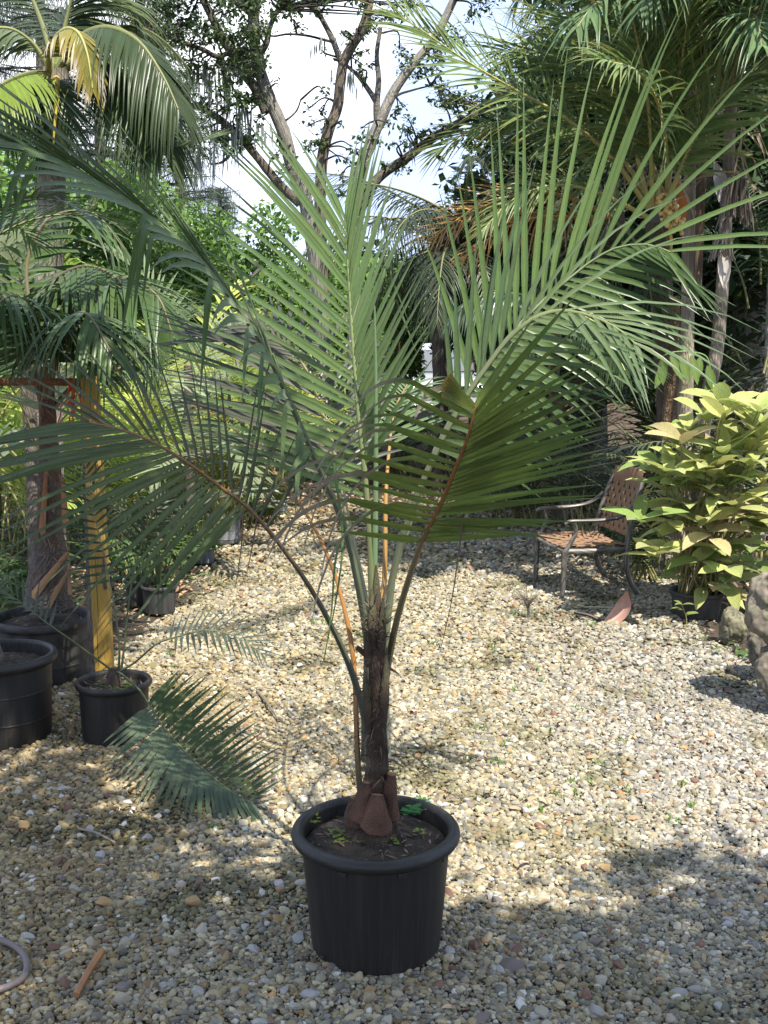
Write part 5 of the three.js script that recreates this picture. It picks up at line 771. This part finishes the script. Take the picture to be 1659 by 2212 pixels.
// palm with browned fronds over a dark shaggy crown, middle right
{
  rs(351);
  const d = 14.5, base = at(950, d), o = thing('shaggy_date_palm', 'dark shaggy palm with a rough trunk and browned fronds behind the lane end', 'palm', base);
  const tg = new GB(); tube(tg, [V(0, -0.02, 0), P(952, 800, d).sub(base), P(950, 680, d).sub(base), P(955, 600, d).sub(base), P(985, 480, d).sub(base)], (t) => 0.1 + 0.12 * t * t, 0, (t) => mixc([0.09, 0.07, 0.055], [0.05, 0.04, 0.03], t), { sides: 16, segs: 60, rough: 0.35, ry: 4, mottle: 0.9 }); part('trunk', tg.geo(), M.bark, o);
  const c = P(1000, 500, d).sub(base);
  for (let k = 0; k < 26; k++) { const a = k * 0.2417 * 3.1 + rr(-0.2, 0.2), up = k % 3; lf(o, arch(c.clone().add(V(rr(-0.3, 0.3), rr(-0.3, 0.2), rr(-0.3, 0.3))), a, up === 0 ? rr(0.5, 1.0) : up === 1 ? rr(0.0, 0.5) : rr(-0.3, 0.2), rr(1.9, 2.7), rr(1.0, 1.7)), { W: 0.03, r0: 0.025, c0: mulc([0.03, 0.05, 0.02], rr(0.7, 1.3)), droop: 1.2, segs: 4, mat: M.leaf, R: { n: 40, t0: 0.1, len: 0.6, a0: 62, a1: 25, lj: 20, lift: -15 }, Lf: { n: 40, t0: 0.1, len: 0.6, a0: 62, a1: 25, lj: 20, lift: -15 } }); }
  const F = (pts, q) => frond(o, { r0: 0.024, r1: 0.005, rc: [0.34, 0.18, 0.05], W: 0.022, c0: [0.36, 0.2, 0.06], c1: [0.42, 0.27, 0.12], droop: 0.2, segs: 4, mat: M.leafDull, up: V(-0.2, 0.7, 0.7), fold: 0.6, aj: 12, R: { n: 30, t0: 0.2, len: 0.5, a0: 55, a1: 25, lift: 10, lj: 30 }, Lf: { n: 30, t0: 0.2, len: 0.5, a0: 65, a1: 30, lift: -15, lj: 30 }, ...q, pts: pts.map(([x, y, e]) => P(x, y, 9.5 + (e ?? 0))) });
  const o2 = o;
  void F; void o2;
}
{
  rs(355);
  const d = 9.8, base = at(1262, d + 4.2), o = thing('browned_palm', 'palm with golden brown dying fronds reaching left over the dark crown', 'palm', base);
  const tg = new GB(); tube(tg, [V(0, -0.02, 0), V(0, 1.2, 0), P(1290, 620, d + 3.4).sub(base), P(1320, 470, d).sub(base)], 0.15, 0.12, [0.11, 0.09, 0.07], { sides: 14, segs: 50, rough: 0.3, mottle: 0.8 }); part('trunk', tg.geo(), M.bark, o);
  const F = (pts, q) => frond(o, { r0: 0.022, r1: 0.005, rc: [0.4, 0.22, 0.06], W: 0.024, c0: [0.4, 0.22, 0.06], c1: [0.46, 0.3, 0.13], droop: 0.15, segs: 4, mat: M.leafDull, up: V(-0.2, 0.7, 0.7), fold: 0.6, aj: 12, hue: 0.15, R: { n: 34, t0: 0.2, len: 0.42, a0: 50, a1: 25, lift: 10, lj: 30 }, Lf: { n: 34, t0: 0.2, len: 0.42, a0: 62, a1: 30, lift: -15, lj: 30 }, ...q, pts: pts.map(([x, y, e]) => P(x, y, d + (e ?? 0))) });
  F([[1320, 470], [1240, 430, -0.2], [1150, 415, -0.3], [1060, 440, -0.4], [980, 480, -0.45], [930, 520, -0.5]], {});
  F([[1320, 470], [1250, 470, -0.3], [1160, 470, -0.5], [1080, 500, -0.6], [1000, 560, -0.7]], { droop: 0.9 });
  const dark = { rc: [0.16, 0.14, 0.06], c0: [0.035, 0.06, 0.022], c1: [0.045, 0.075, 0.025], mat: M.leaf };
  F([[1320, 470], [1270, 350, 0.2], [1190, 290, 0.3], [1110, 290, 0.4], [1050, 340, 0.4]], dark); F([[1325, 470], [1330, 340, 0.1], [1300, 220, 0.2], [1240, 150, 0.3]], dark); F([[1325, 470], [1380, 380, 0.1], [1450, 350, 0.2], [1530, 390, 0.3]], dark);
  F([[1320, 475], [1250, 520, -0.1], [1180, 590, -0.2], [1140, 680, -0.2]], { ...dark, droop: 0.9 }); F([[1325, 475], [1370, 520, -0.3], [1400, 600, -0.5], [1410, 690, -0.5]], { ...dark, droop: 0.9 }); F([[1320, 475], [1290, 540, -0.5], [1270, 620, -0.7], [1265, 700, -0.8]], { ...dark, droop: 0.9 });
}
// palm with the bright silver frond, mid right
{
  rs(361);
  const d = 9.0, base = at(1215, d + 3.4), o = thing('silver_frond_palm', 'palm with a broad shining silver green frond drooping left', 'palm', base), c = P(1200, 690, d);
  const tg = new GB(); tube(tg, [V(0, -0.02, 0), V(0, 0.8, 0), P(1200, 860, d + 3.2).sub(base), P(1200, 700, d).sub(base)], 0.09, 0.05, [0.24, 0.2, 0.15], { sides: 12, segs: 40, rough: 0.12, mottle: 0.5 }); part('trunk', tg.geo(), M.bark, o);
  const F = (pts, q) => frond(o, { r0: 0.016, r1: 0.004, rc: [0.3, 0.33, 0.12], W: 0.036, c0: [0.12, 0.17, 0.09], c1: [0.16, 0.2, 0.1], droop: 0.85, segs: 5, mat: M.leafGloss, jit: 0.1, aj: 2, lj: 4, R: { n: 34, t0: 0.3, len: 0.34, a0: 75, a1: 25, lift: -30 }, Lf: { n: 34, t0: 0.3, len: 0.34, a0: 75, a1: 25, lift: -30 }, up: V(0, 1, 0.5), ...q, pts: pts.map(([x, y, e]) => P(x, y, d + (e ?? 0))) });
  F([[1200, 700], [1165, 650, -0.1], [1110, 634, -0.2], [1045, 638, -0.3], [1000, 662, -0.35], [974, 695, -0.38]]);
  const q = { c0: [0.04, 0.07, 0.025], c1: [0.05, 0.085, 0.03], mat: M.leafDull };
  F([[1200, 700], [1230, 620, -0.1], [1290, 600, -0.2], [1350, 650, -0.3]], q); F([[1200, 700], [1200, 600, 0.2], [1170, 520, 0.3], [1130, 500, 0.4]], q); F([[1205, 700], [1250, 680, -0.3], [1310, 720, -0.5], [1350, 800, -0.6]], q); F([[1195, 700], [1150, 700, -0.3], [1100, 750, -0.5], [1060, 830, -0.6]], q);
}
// dark shade plants of the right bed
{
  rs(371);
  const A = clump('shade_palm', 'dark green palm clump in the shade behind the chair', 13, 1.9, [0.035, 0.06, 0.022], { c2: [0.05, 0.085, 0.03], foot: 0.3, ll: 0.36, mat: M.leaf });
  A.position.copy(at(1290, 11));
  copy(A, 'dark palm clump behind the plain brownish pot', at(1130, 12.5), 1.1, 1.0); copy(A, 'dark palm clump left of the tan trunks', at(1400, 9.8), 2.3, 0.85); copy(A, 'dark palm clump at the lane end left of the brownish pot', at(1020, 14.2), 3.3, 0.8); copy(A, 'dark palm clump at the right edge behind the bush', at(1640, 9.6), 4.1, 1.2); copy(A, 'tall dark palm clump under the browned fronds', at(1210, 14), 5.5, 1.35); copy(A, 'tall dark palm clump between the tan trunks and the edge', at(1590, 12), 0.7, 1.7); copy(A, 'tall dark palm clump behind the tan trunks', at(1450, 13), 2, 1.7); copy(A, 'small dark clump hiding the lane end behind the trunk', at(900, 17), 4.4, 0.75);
  const B = clump('pale_stem_palm', 'palm with a pale smooth trunk at the right edge of the view', 9, 1.5, [0.06, 0.1, 0.04], { y0: 2.7, tr: 0.06, tc: [0.42, 0.4, 0.33], W: 0.025 }); B.position.copy(at(1652, 10.6));
  const Fn = clump('shade_fern', 'ferny low plant under the metal chair back', 14, 0.6, [0.05, 0.085, 0.03], { W: 0.025, ln: 12, cat: 'fern', foot: 0.15 }); Fn.position.copy(at(1345, 10.2)); copy(Fn, 'ferny low plant left of the flat rock', at(1150, 12.2), 1, 1.1); copy(Fn, 'ferny plant between the chair and the tan trunks', at(1400, 9.2), 2, 1.0); copy(Fn, 'ferny plant behind the dark low rock', at(1300, 11.8), 3, 1.3); copy(Fn, 'yellowish ferny plant at the far lane end', at(1030, 15.5), 4, 1.3); copy(Fn, 'ferny plant at the far lane end left of the shaggy trunk', at(860, 16), 5, 1.4);
}

// ---------- white car parked far behind ----------
{
  rs(381);
  const d = 26, b = at(928, d), o = thing('parked_car', 'white car with a dark grille parked far behind the plants', 'car', b);
  const prof = (pts, w, m, nm, z0) => { const s = new THREE.Shape(pts.map(([x, y]) => new THREE.Vector2(x, y))); const e = new THREE.ExtrudeGeometry(s, { depth: w, bevelEnabled: true, bevelSize: 0.04, bevelThickness: 0.04, bevelSegments: 3 }); e.translate(0, 0, -w / 2); e.rotateY(-Math.PI / 2); return part(nm, e, m, o); };
  prof([[2.2, 0.4], [2.25, 0.95], [2.05, 1.12], [1.0, 1.2], [-2.1, 1.2], [-2.3, 1.0], [-2.25, 0.4]], 1.7, M.white, 'body');
  prof([[1.0, 1.2], [0.3, 1.78], [0.0, 1.84], [-1.9, 1.8], [-2.1, 1.2]], 1.45, M.white, 'cabin');
  const add = (nm, geo, m, x, y, z, par = o) => { const k = part(nm, geo, m, par); k.position.set(x, y, z); return k; };
  const ws = add('windshield', new THREE.BoxGeometry(1.38, 0.72, 0.02), M.glass, 0, 1.5, 0.72); ws.rotation.x = -0.88;
  add('grille', new RoundedBoxGeometry(1.0, 0.26, 0.06, 3, 0.02), M.dark, 0, 0.88, 2.28); add('bumper', new RoundedBoxGeometry(1.78, 0.2, 0.16, 3, 0.05), M.chrome, 0, 0.55, 2.3); for (const x of [-0.68, 0.68]) add('headlight', new RoundedBoxGeometry(0.3, 0.2, 0.06, 3, 0.03), M.chrome, x, 0.9, 2.28);
  for (const [x, z] of [[-0.8, 1.45], [0.8, 1.45], [-0.8, -1.4], [0.8, -1.4]]) { const t = add('wheel', new THREE.CylinderGeometry(0.36, 0.36, 0.22, 28), M.dark, x, 0.36, z); t.rotation.z = Math.PI / 2; const r = part('rim', new THREE.CylinderGeometry(0.2, 0.2, 0.235, 18), M.chrome, t); r.name = 'rim'; }
  o.rotation.y = 0.12;
}

// ---------- trees ----------
// leaves through a set of clumps
function leafMass(clumps, per, size, c, o = {}) {
  const gb = new GB();
  for (const [p, r, cm] of clumps) {
    const n = Math.round(per * (o.even ? 1 : (r * r) / 0.3)), tone = rr(0.75, 1.25), base = mulc(cm ?? c, tone);
    for (let i = 0; i < n; i++) {
      let v; do v = V(rr(-1, 1), rr(-1, 1), rr(-1, 1)); while (v.length() > 1);
      const k = 0.55 + 0.45 * v.length(); v.multiplyScalar(r * k).multiply(V(1, o.flat ?? 0.75, 1));
      const q = p.clone().add(v), s = size * rr(0.6, 1.3), dir = V(rr(-1, 1), rr(-0.8, 0.8) - (o.hang ?? 0.2), rr(-1, 1)).normalize(), up = V(rr(-0.8, 0.8), 1, rr(-0.8, 0.8)).normalize(), side = dir.clone().cross(up).normalize().multiplyScalar(s * (o.w ?? 0.3)), tip = dir.multiplyScalar(s), cc = mulc(base, rr(0.7, 1.3)), nn = side.clone().cross(tip).normalize().multiplyScalar(s * 0.08);
      const a = gb.vv(q, cc), b = gb.vv(q.clone().addScaledVector(tip, 0.5).add(side).add(nn), cc), e = gb.vv(q.clone().add(tip), cc), f = gb.vv(q.clone().addScaledVector(tip, 0.5).sub(side).add(nn), cc);
      gb.t(a, b, e); gb.t(a, e, f);
    }
  }
  return gb.geo();
}
const BARK = [0.2, 0.185, 0.16];
{
  rs(401);
  const d = 15.5, sc = (w) => (w / 2 / FPX) * d;
  const DK = [0.12, 0.1, 0.08], OAK = [0.06, 0.1, 0.03];
  const tree = (name, label, bx, limbs, clumps, c, per, moss) => {
    const base = at(bx, d), o = thing(name, label, 'tree', base), LB = (x, y, e = 0) => P(x, y, d + e).sub(base);
    limbs.forEach(([pts, w0, w1, cc], i) => { const b = new GB(), q = pts.map(([x, y, e]) => LB(x, y, e ?? 0)); if (i === 0) q.unshift(V(0, -0.05, 0)); tube(b, q, sc(w0), sc(w1), cc ?? BARK, { sides: 12, segs: Math.max(30, q.length * 9), rough: 0.16, ry: 2.5, mottle: 0.75, my: 6 }); part(i === 0 ? 'trunk' : 'limb', b.geo(), M.bark, o); });
    const cl = clumps.map(([x, y, r, e]) => [LB(x, y, e ?? rr(-0.8, 0.8)), sc(r * 2)]);
    const samples = limbs.flatMap(([pts]) => { const cv = new THREE.CatmullRomCurve3(pts.map(([x, y, e]) => LB(x, y, e ?? 0))); return cv.getPoints(24); }), tw = new GB();
    for (const [p, r] of cl) { let best = samples[0]; for (const q of samples) if (q.distanceTo(p) < best.distanceTo(p)) best = q; const m = best.clone().lerp(p, 0.5).add(V(rr(-0.1, 0.1), rr(0, 0.12), rr(-0.1, 0.1))); tube(tw, [best, m, p], 0.016, 0.007, DK, { sides: 5, segs: 8, cap: false }); for (let k = 0; k < 7; k++) tube(tw, [p.clone().lerp(m, rr(0, 0.5)), p.clone().add(V(rr(-1, 1), rr(-0.7, 0.7), rr(-1, 1)).multiplyScalar(r * 0.85))], 0.006, 0.002, DK, { sides: 4, segs: 3, cap: false }); }
    part('twigs', tw.geo(), M.bark, o, 'stuff');
    part('crown', leafMass(cl, per * 2, 0.078, c, { w: 0.26 }), M.crown, o, 'stuff');
    if (moss) { const mb = new GB(); for (const [x, y, n, len] of moss) for (let i = 0; i < n; i++) { const p = LB(x + rr(-28, 28), y + rr(-14, 14), rr(-0.3, 0.3)); for (let k = 0; k < 3; k++) blade(mb, { p, dir: V(rr(-0.12, 0.12), -1, rr(-0.12, 0.12)), up: V(0, 0, 1), L: len * rr(0.4, 1.1) * d / FPX, W: rr(0.012, 0.03), segs: 4, c0: mulc([0.3, 0.32, 0.29], rr(0.7, 1.2)) }); } part('hanging_moss', mb.geo(), M.leafDull, o, 'stuff'); }
    return o;
  };
  const scat = (x0, y0, x1, y1, n, r0, r1) => { const q = []; for (let i = 0; i < n; i++) q.push([rr(x0, x1), rr(y0, y1), rr(r0, r1)]); return q; };
  tree('oak_tree', 'leaning oak with a pale trunk rising to the left in the sky gap', 705, [
    [[[690, 640], [672, 500], [655, 420], [631, 360], [613, 288], [584, 216], [559, 144], [548, 70], [552, -40], [560, -200]], 34, 22],
    [[[575, 242], [554, 196], [518, 144], [475, 72], [454, 29], [432, -20], [420, -120]], 22, 13, DK], [[[546, 170], [525, 135], [500, 115], [468, 122], [440, 108], [403, 94], [360, 79], [320, 60]], 13, 7, DK],
    [[[648, 440], [602, 396], [560, 345], [522, 299], [490, 270], [468, 252], [430, 232], [390, 228], [353, 232], [300, 260]], 20, 9, DK], [[[570, 200], [540, 215], [505, 225], [470, 240]], 10, 5, DK], [[[559, 120], [575, 95], [582, 60], [600, 20]], 15, 9], [[[552, 40], [530, 20], [505, 0], [480, -50]], 14, 8], [[[522, 299], [500, 330], [480, 350], [455, 355]], 8, 4, DK], [[[605, 270], [640, 240], [650, 215]], 5, 3]],
    [...scat(290, -60, 560, 140, 62, 18, 42), ...scat(380, 120, 540, 240, 22, 14, 34), ...scat(290, 40, 560, 340, 44, 14, 34), ...scat(560, -60, 900, 35, 24, 14, 30), ...scat(270, 220, 420, 330, 16, 16, 34), ...scat(430, 230, 570, 330, 9, 12, 26), ...scat(500, -120, 700, 20, 10, 12, 28), ...scat(585, 300, 640, 420, 8, 8, 20), [600, 300, 10], [596, 180, 12], [700, 200, 14]], OAK, 230,
    [[470, 150, 16, 120], [430, 130, 12, 110], [520, 220, 12, 130], [400, 250, 14, 110], [480, 270, 16, 120], [350, 270, 12, 90], [560, 270, 8, 60], [505, 130, 10, 70], [440, 330, 10, 90]]);
  tree('oak_tree', 'slim dark trunked oak forking in the middle of the sky gap', 700, [
    [[[696, 600], [692, 407], [699, 324], [712, 275], [728, 234], [735, 180], [742, 137], [760, 100], [778, 72], [793, 30], [810, -80]], 26, 18, [0.16, 0.13, 0.1]], [[[739, 140], [728, 110], [717, 83], [703, 55], [692, 36], [672, 10], [640, -60]], 14, 8], [[[722, 92], [700, 86], [663, 77], [620, 74], [590, 78], [570, 72], [545, 50]], 6, 3, DK]],
    [...scat(660, 230, 710, 320, 9, 10, 26), ...scat(720, 260, 760, 350, 5, 6, 16), ...scat(640, -60, 800, 60, 12, 10, 24), ...scat(735, 60, 790, 130, 7, 8, 18), [700, 110, 10], [725, 180, 9], [690, 30, 14]], OAK, 230, [[700, 90, 6, 40], [740, 160, 6, 60], [672, 90, 4, 30]]);
  tree('oak_tree', 'pale mottled oak with a dark limb leaning to the right', 768, [
    [[[764, 620], [762, 461], [771, 396], [784, 350], [800, 313], [812, 280], [825, 252], [838, 222], [850, 198], [872, 165], [894, 137], [940, 80], [980, 0]], 30, 16, [0.3, 0.28, 0.24]], [[[816, 275], [814, 240], [814, 216], [818, 173], [814, 119], [822, 60]], 17, 8], [[[814, 222], [800, 200], [786, 180], [770, 160], [750, 142], [730, 110]], 12, 6], [[[770, 470], [784, 440], [800, 407], [829, 374], [872, 346], [919, 310], [976, 274], [1040, 240], [1120, 180]], 24, 15, [0.14, 0.115, 0.09]], [[[838, 222], [860, 205], [890, 195], [930, 185]], 7, 3, DK], [[[976, 274], [1010, 290], [1050, 300], [1120, 290]], 9, 4, DK]],
    [...scat(770, 270, 800, 400, 7, 8, 20), ...scat(840, 230, 930, 300, 10, 8, 22), ...scat(800, 300, 880, 380, 8, 8, 20), ...scat(860, 120, 960, 200, 10, 10, 24), ...scat(940, 180, 1180, 330, 26, 16, 36), ...scat(770, 110, 830, 170, 6, 8, 18), ...scat(860, -60, 1100, 120, 16, 16, 34), [735, 380, 16], [730, 420, 18], [760, 330, 12]], OAK, 240, [[760, 170, 5, 50], [900, 310, 6, 40]]);
}
// rounded leafy trees closing the view
{
  rs(411);
  const proto = (name, label, c, n, R0, h, per, size, o = {}) => {
    const t = thing(name, label, 'tree', V(0, 0, 0)); const tg = new GB(); tube(tg, [V(0, -0.1, 0), V(0.05, h * 0.4, 0), V(0, h * 0.8, 0)], R0 * 0.09, R0 * 0.04, BARK, { sides: 9, segs: 20, rough: 0.2, mottle: 0.6 });
    for (let k = 0; k < 6; k++) tube(tg, [V(0, h * 0.45, 0), V(Math.cos(k) * R0 * 0.4, h * 0.7, Math.sin(k) * R0 * 0.4), V(Math.cos(k) * R0 * 0.7, h * 0.85, Math.sin(k) * R0 * 0.7)], R0 * 0.04, R0 * 0.015, BARK, { sides: 6, segs: 8 });
    part('trunk', tg.geo(), M.bark, t); const cl = []; for (let i = 0; i < n; i++) { let v; do v = V(rr(-1, 1), rr(-1, 1), rr(-1, 1)); while (v.length() > 1 || v.length() < 0.4); cl.push([v.multiply(V(R0, h * 0.42, R0)).add(V(0, h * 0.62, 0)), rr(0.25, 0.5) * R0 * 0.8]); }
    part('crown', leafMass(cl, per, size, c, o), M.crown, t, 'stuff'); return t;
  };
  const put = (t, x, d, s = 1, turn = 0, label) => { if (label) return copy(t, label, at(x, d), turn, s); t.position.copy(at(x, d)); t.scale.setScalar(s); t.rotation.y = turn; return t; };
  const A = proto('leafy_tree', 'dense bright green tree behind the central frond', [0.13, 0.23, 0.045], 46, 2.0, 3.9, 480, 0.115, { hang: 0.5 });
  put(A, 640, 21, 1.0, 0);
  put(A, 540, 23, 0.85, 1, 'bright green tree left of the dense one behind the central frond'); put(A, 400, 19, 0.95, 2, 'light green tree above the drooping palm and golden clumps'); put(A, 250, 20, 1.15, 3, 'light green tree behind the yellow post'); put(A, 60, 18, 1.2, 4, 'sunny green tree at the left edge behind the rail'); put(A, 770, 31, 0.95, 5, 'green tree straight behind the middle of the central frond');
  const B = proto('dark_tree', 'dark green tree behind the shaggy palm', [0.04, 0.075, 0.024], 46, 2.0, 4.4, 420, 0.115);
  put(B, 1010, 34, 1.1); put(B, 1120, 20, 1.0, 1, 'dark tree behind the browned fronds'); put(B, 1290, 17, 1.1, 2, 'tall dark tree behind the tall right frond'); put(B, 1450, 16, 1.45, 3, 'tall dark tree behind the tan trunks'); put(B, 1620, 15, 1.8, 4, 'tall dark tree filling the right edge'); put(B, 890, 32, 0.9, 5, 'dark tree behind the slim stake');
  // feathery dark pines, upper left
  const Pn = thing('feathery_pine', 'feathery blue green pine behind the leaning oak', 'tree'); const tg = new GB(); tube(tg, [V(0, -0.1, 0), V(0.1, 3, 0), V(0, 6.4, 0)], 0.2, 0.05, [0.12, 0.1, 0.085], { sides: 9, segs: 20, rough: 0.15, mottle: 0.6 }); const nb = new GB(); for (let i = 0; i < 150; i++) { const y = rr(1.0, 6.6), a = rr(0, 6.3), L = rr(0.5, 1.1) * lerp(2.0, 0.5, (y - 1) / 5.6), s = V(0, y, 0), e = V(Math.cos(a) * L, y + 0.1 * L, Math.sin(a) * L); tube(tg, [s, e], 0.02, 0.006, [0.1, 0.08, 0.07], { sides: 4, segs: 3, cap: false }); for (let k = 0; k < 44; k++) { const p = s.clone().lerp(e, rr(0.25, 1.05)).add(V(rr(-0.12, 0.12), rr(-0.1, 0.1), rr(-0.12, 0.12))); blade(nb, { p, dir: V(rr(-0.5, 0.5), rr(-1, 0), rr(-0.5, 0.5)), up: V(rr(-1, 1), 1, rr(-1, 1)), L: rr(0.15, 0.35), W: 0.016, segs: 2, droop: 0.4, c0: mulc([0.055, 0.085, 0.055], rr(0.6, 1.4)) }); } }
  part('trunk', tg.geo(), M.bark, Pn); part('crown', nb.geo(), M.crown, Pn, 'stuff'); Pn.position.copy(at(395, 22)); Pn.scale.setScalar(1.0);
  copy(Pn, 'feathery pine further left behind the coconut palm', at(240, 24), 2, 1.25); copy(Pn, 'feathery pine in the upper left corner', at(30, 21), 4, 1.3); copy(Pn, 'feathery pine low behind the left part of the central frond', at(485, 27), 1, 0.85); copy(Pn, 'tall feathery pine between the coconut palm and the oak', at(330, 27), 5, 1.6); copy(Pn, 'feathery pine at the left behind the silvery palm', at(130, 26), 3, 1.55);
  // young tree tied to a stake
  const y0 = at(852, 17), yt = thing('young_tree', 'young bright green tree tied to a thin orange stake', 'tree', y0); const yg = new GB(); tube(yg, [V(0.03, 0, 0), V(0.02, 1.2, 0), V(0, 2.2, 0)], 0.02, 0.008, BARK, { sides: 6 }); part('trunk', yg.geo(), M.bark, yt); const cl = []; for (let i = 0; i < 16; i++) cl.push([V(rr(-0.35, 0.35), rr(1.0, 2.5), rr(-0.3, 0.3)), rr(0.14, 0.26)]); part('crown', leafMass(cl, 260, 0.09, [0.15, 0.25, 0.04], { even: true, hang: 0.5 }), M.crown, yt, 'stuff');
  const sg = new GB(), sp = at(863, 16.8); tube(sg, [V(0, 0, 0), V(0, 1.95, 0)], 0.018, 0.016, [0.4, 0.2, 0.1], { sides: 6 }); const sm = part('plant_stake', sg.geo(), M.stem, scene); sm.position.copy(sp); tag(sm, 'thin orange brown stake beside the young tree', 'stake');
  // far wood that reads as one mass
  const fw = []; for (let i = 0; i < 150; i++) { const a = rr(-0.62, 0.62), dd = rr(38, 48); fw.push([V(Math.sin(a) * dd, rr(0.3, 4.6), -Math.cos(a) * dd), rr(0.9, 1.7)]); }
  tag(part('far_wood', leafMass(fw, 75, 0.42, [0.055, 0.09, 0.03]), M.crown, scene), 'far green wood closing the view behind everything', 'wood', null, 'stuff');
}
// tree behind the photographer whose crown shades the near gravel
{
  rs(421);
  const base = V(3.2, 0, 4.2), t = thing('shade_tree', 'spreading shade tree standing behind the viewpoint', 'tree', base); const tg = new GB(); tube(tg, [V(0, -0.1, 0), V(-0.1, 1.6, 0), V(-0.3, 3.4, -0.3)], 0.24, 0.15, BARK, { sides: 12, segs: 30, rough: 0.2, mottle: 0.6 });
  const cl = [];
  for (let k = 0; k < 12; k++) { const e = V(rr(-3.6, 1.6), rr(4.6, 6.2), rr(-4.2, 1.2)); tube(tg, [V(-0.3, 3.3, -0.3), e.clone().multiplyScalar(0.5).add(V(-0.1, 2.1, 0)), e], 0.09, 0.02, BARK, { sides: 7, segs: 12, rough: 0.15 }); }
  part('trunk', tg.geo(), M.bark, t);
  for (let i = 0; i < 120; i++) { const x = rr(-2.4, 4.6), y = 5.2 + rr(-0.6, 1.0), lim = lerp(-3.3, -1.0, sstep(x, -0.2, 1.4)), z = rr(lim, 2.2), thin = z < -0.8 && x > -0.3; if (thin && rnd() < 0.5) continue; cl.push([V(x, y, z).sub(base), thin ? rr(0.25, 0.5) : rr(0.4, 0.75)]); }
  for (let i = 0; i < 34; i++) cl.push([V(rr(-1.2, 2.0), 5.2 + rr(-0.6, 0.8), rr(-1.5, 1.2)).sub(base), rr(0.3, 0.6)]);
  part('crown', leafMass(cl, 150, 0.17, [0.06, 0.1, 0.03], { flat: 0.5 }), M.crown, t, 'stuff');
}
renderer.render(scene, camera);
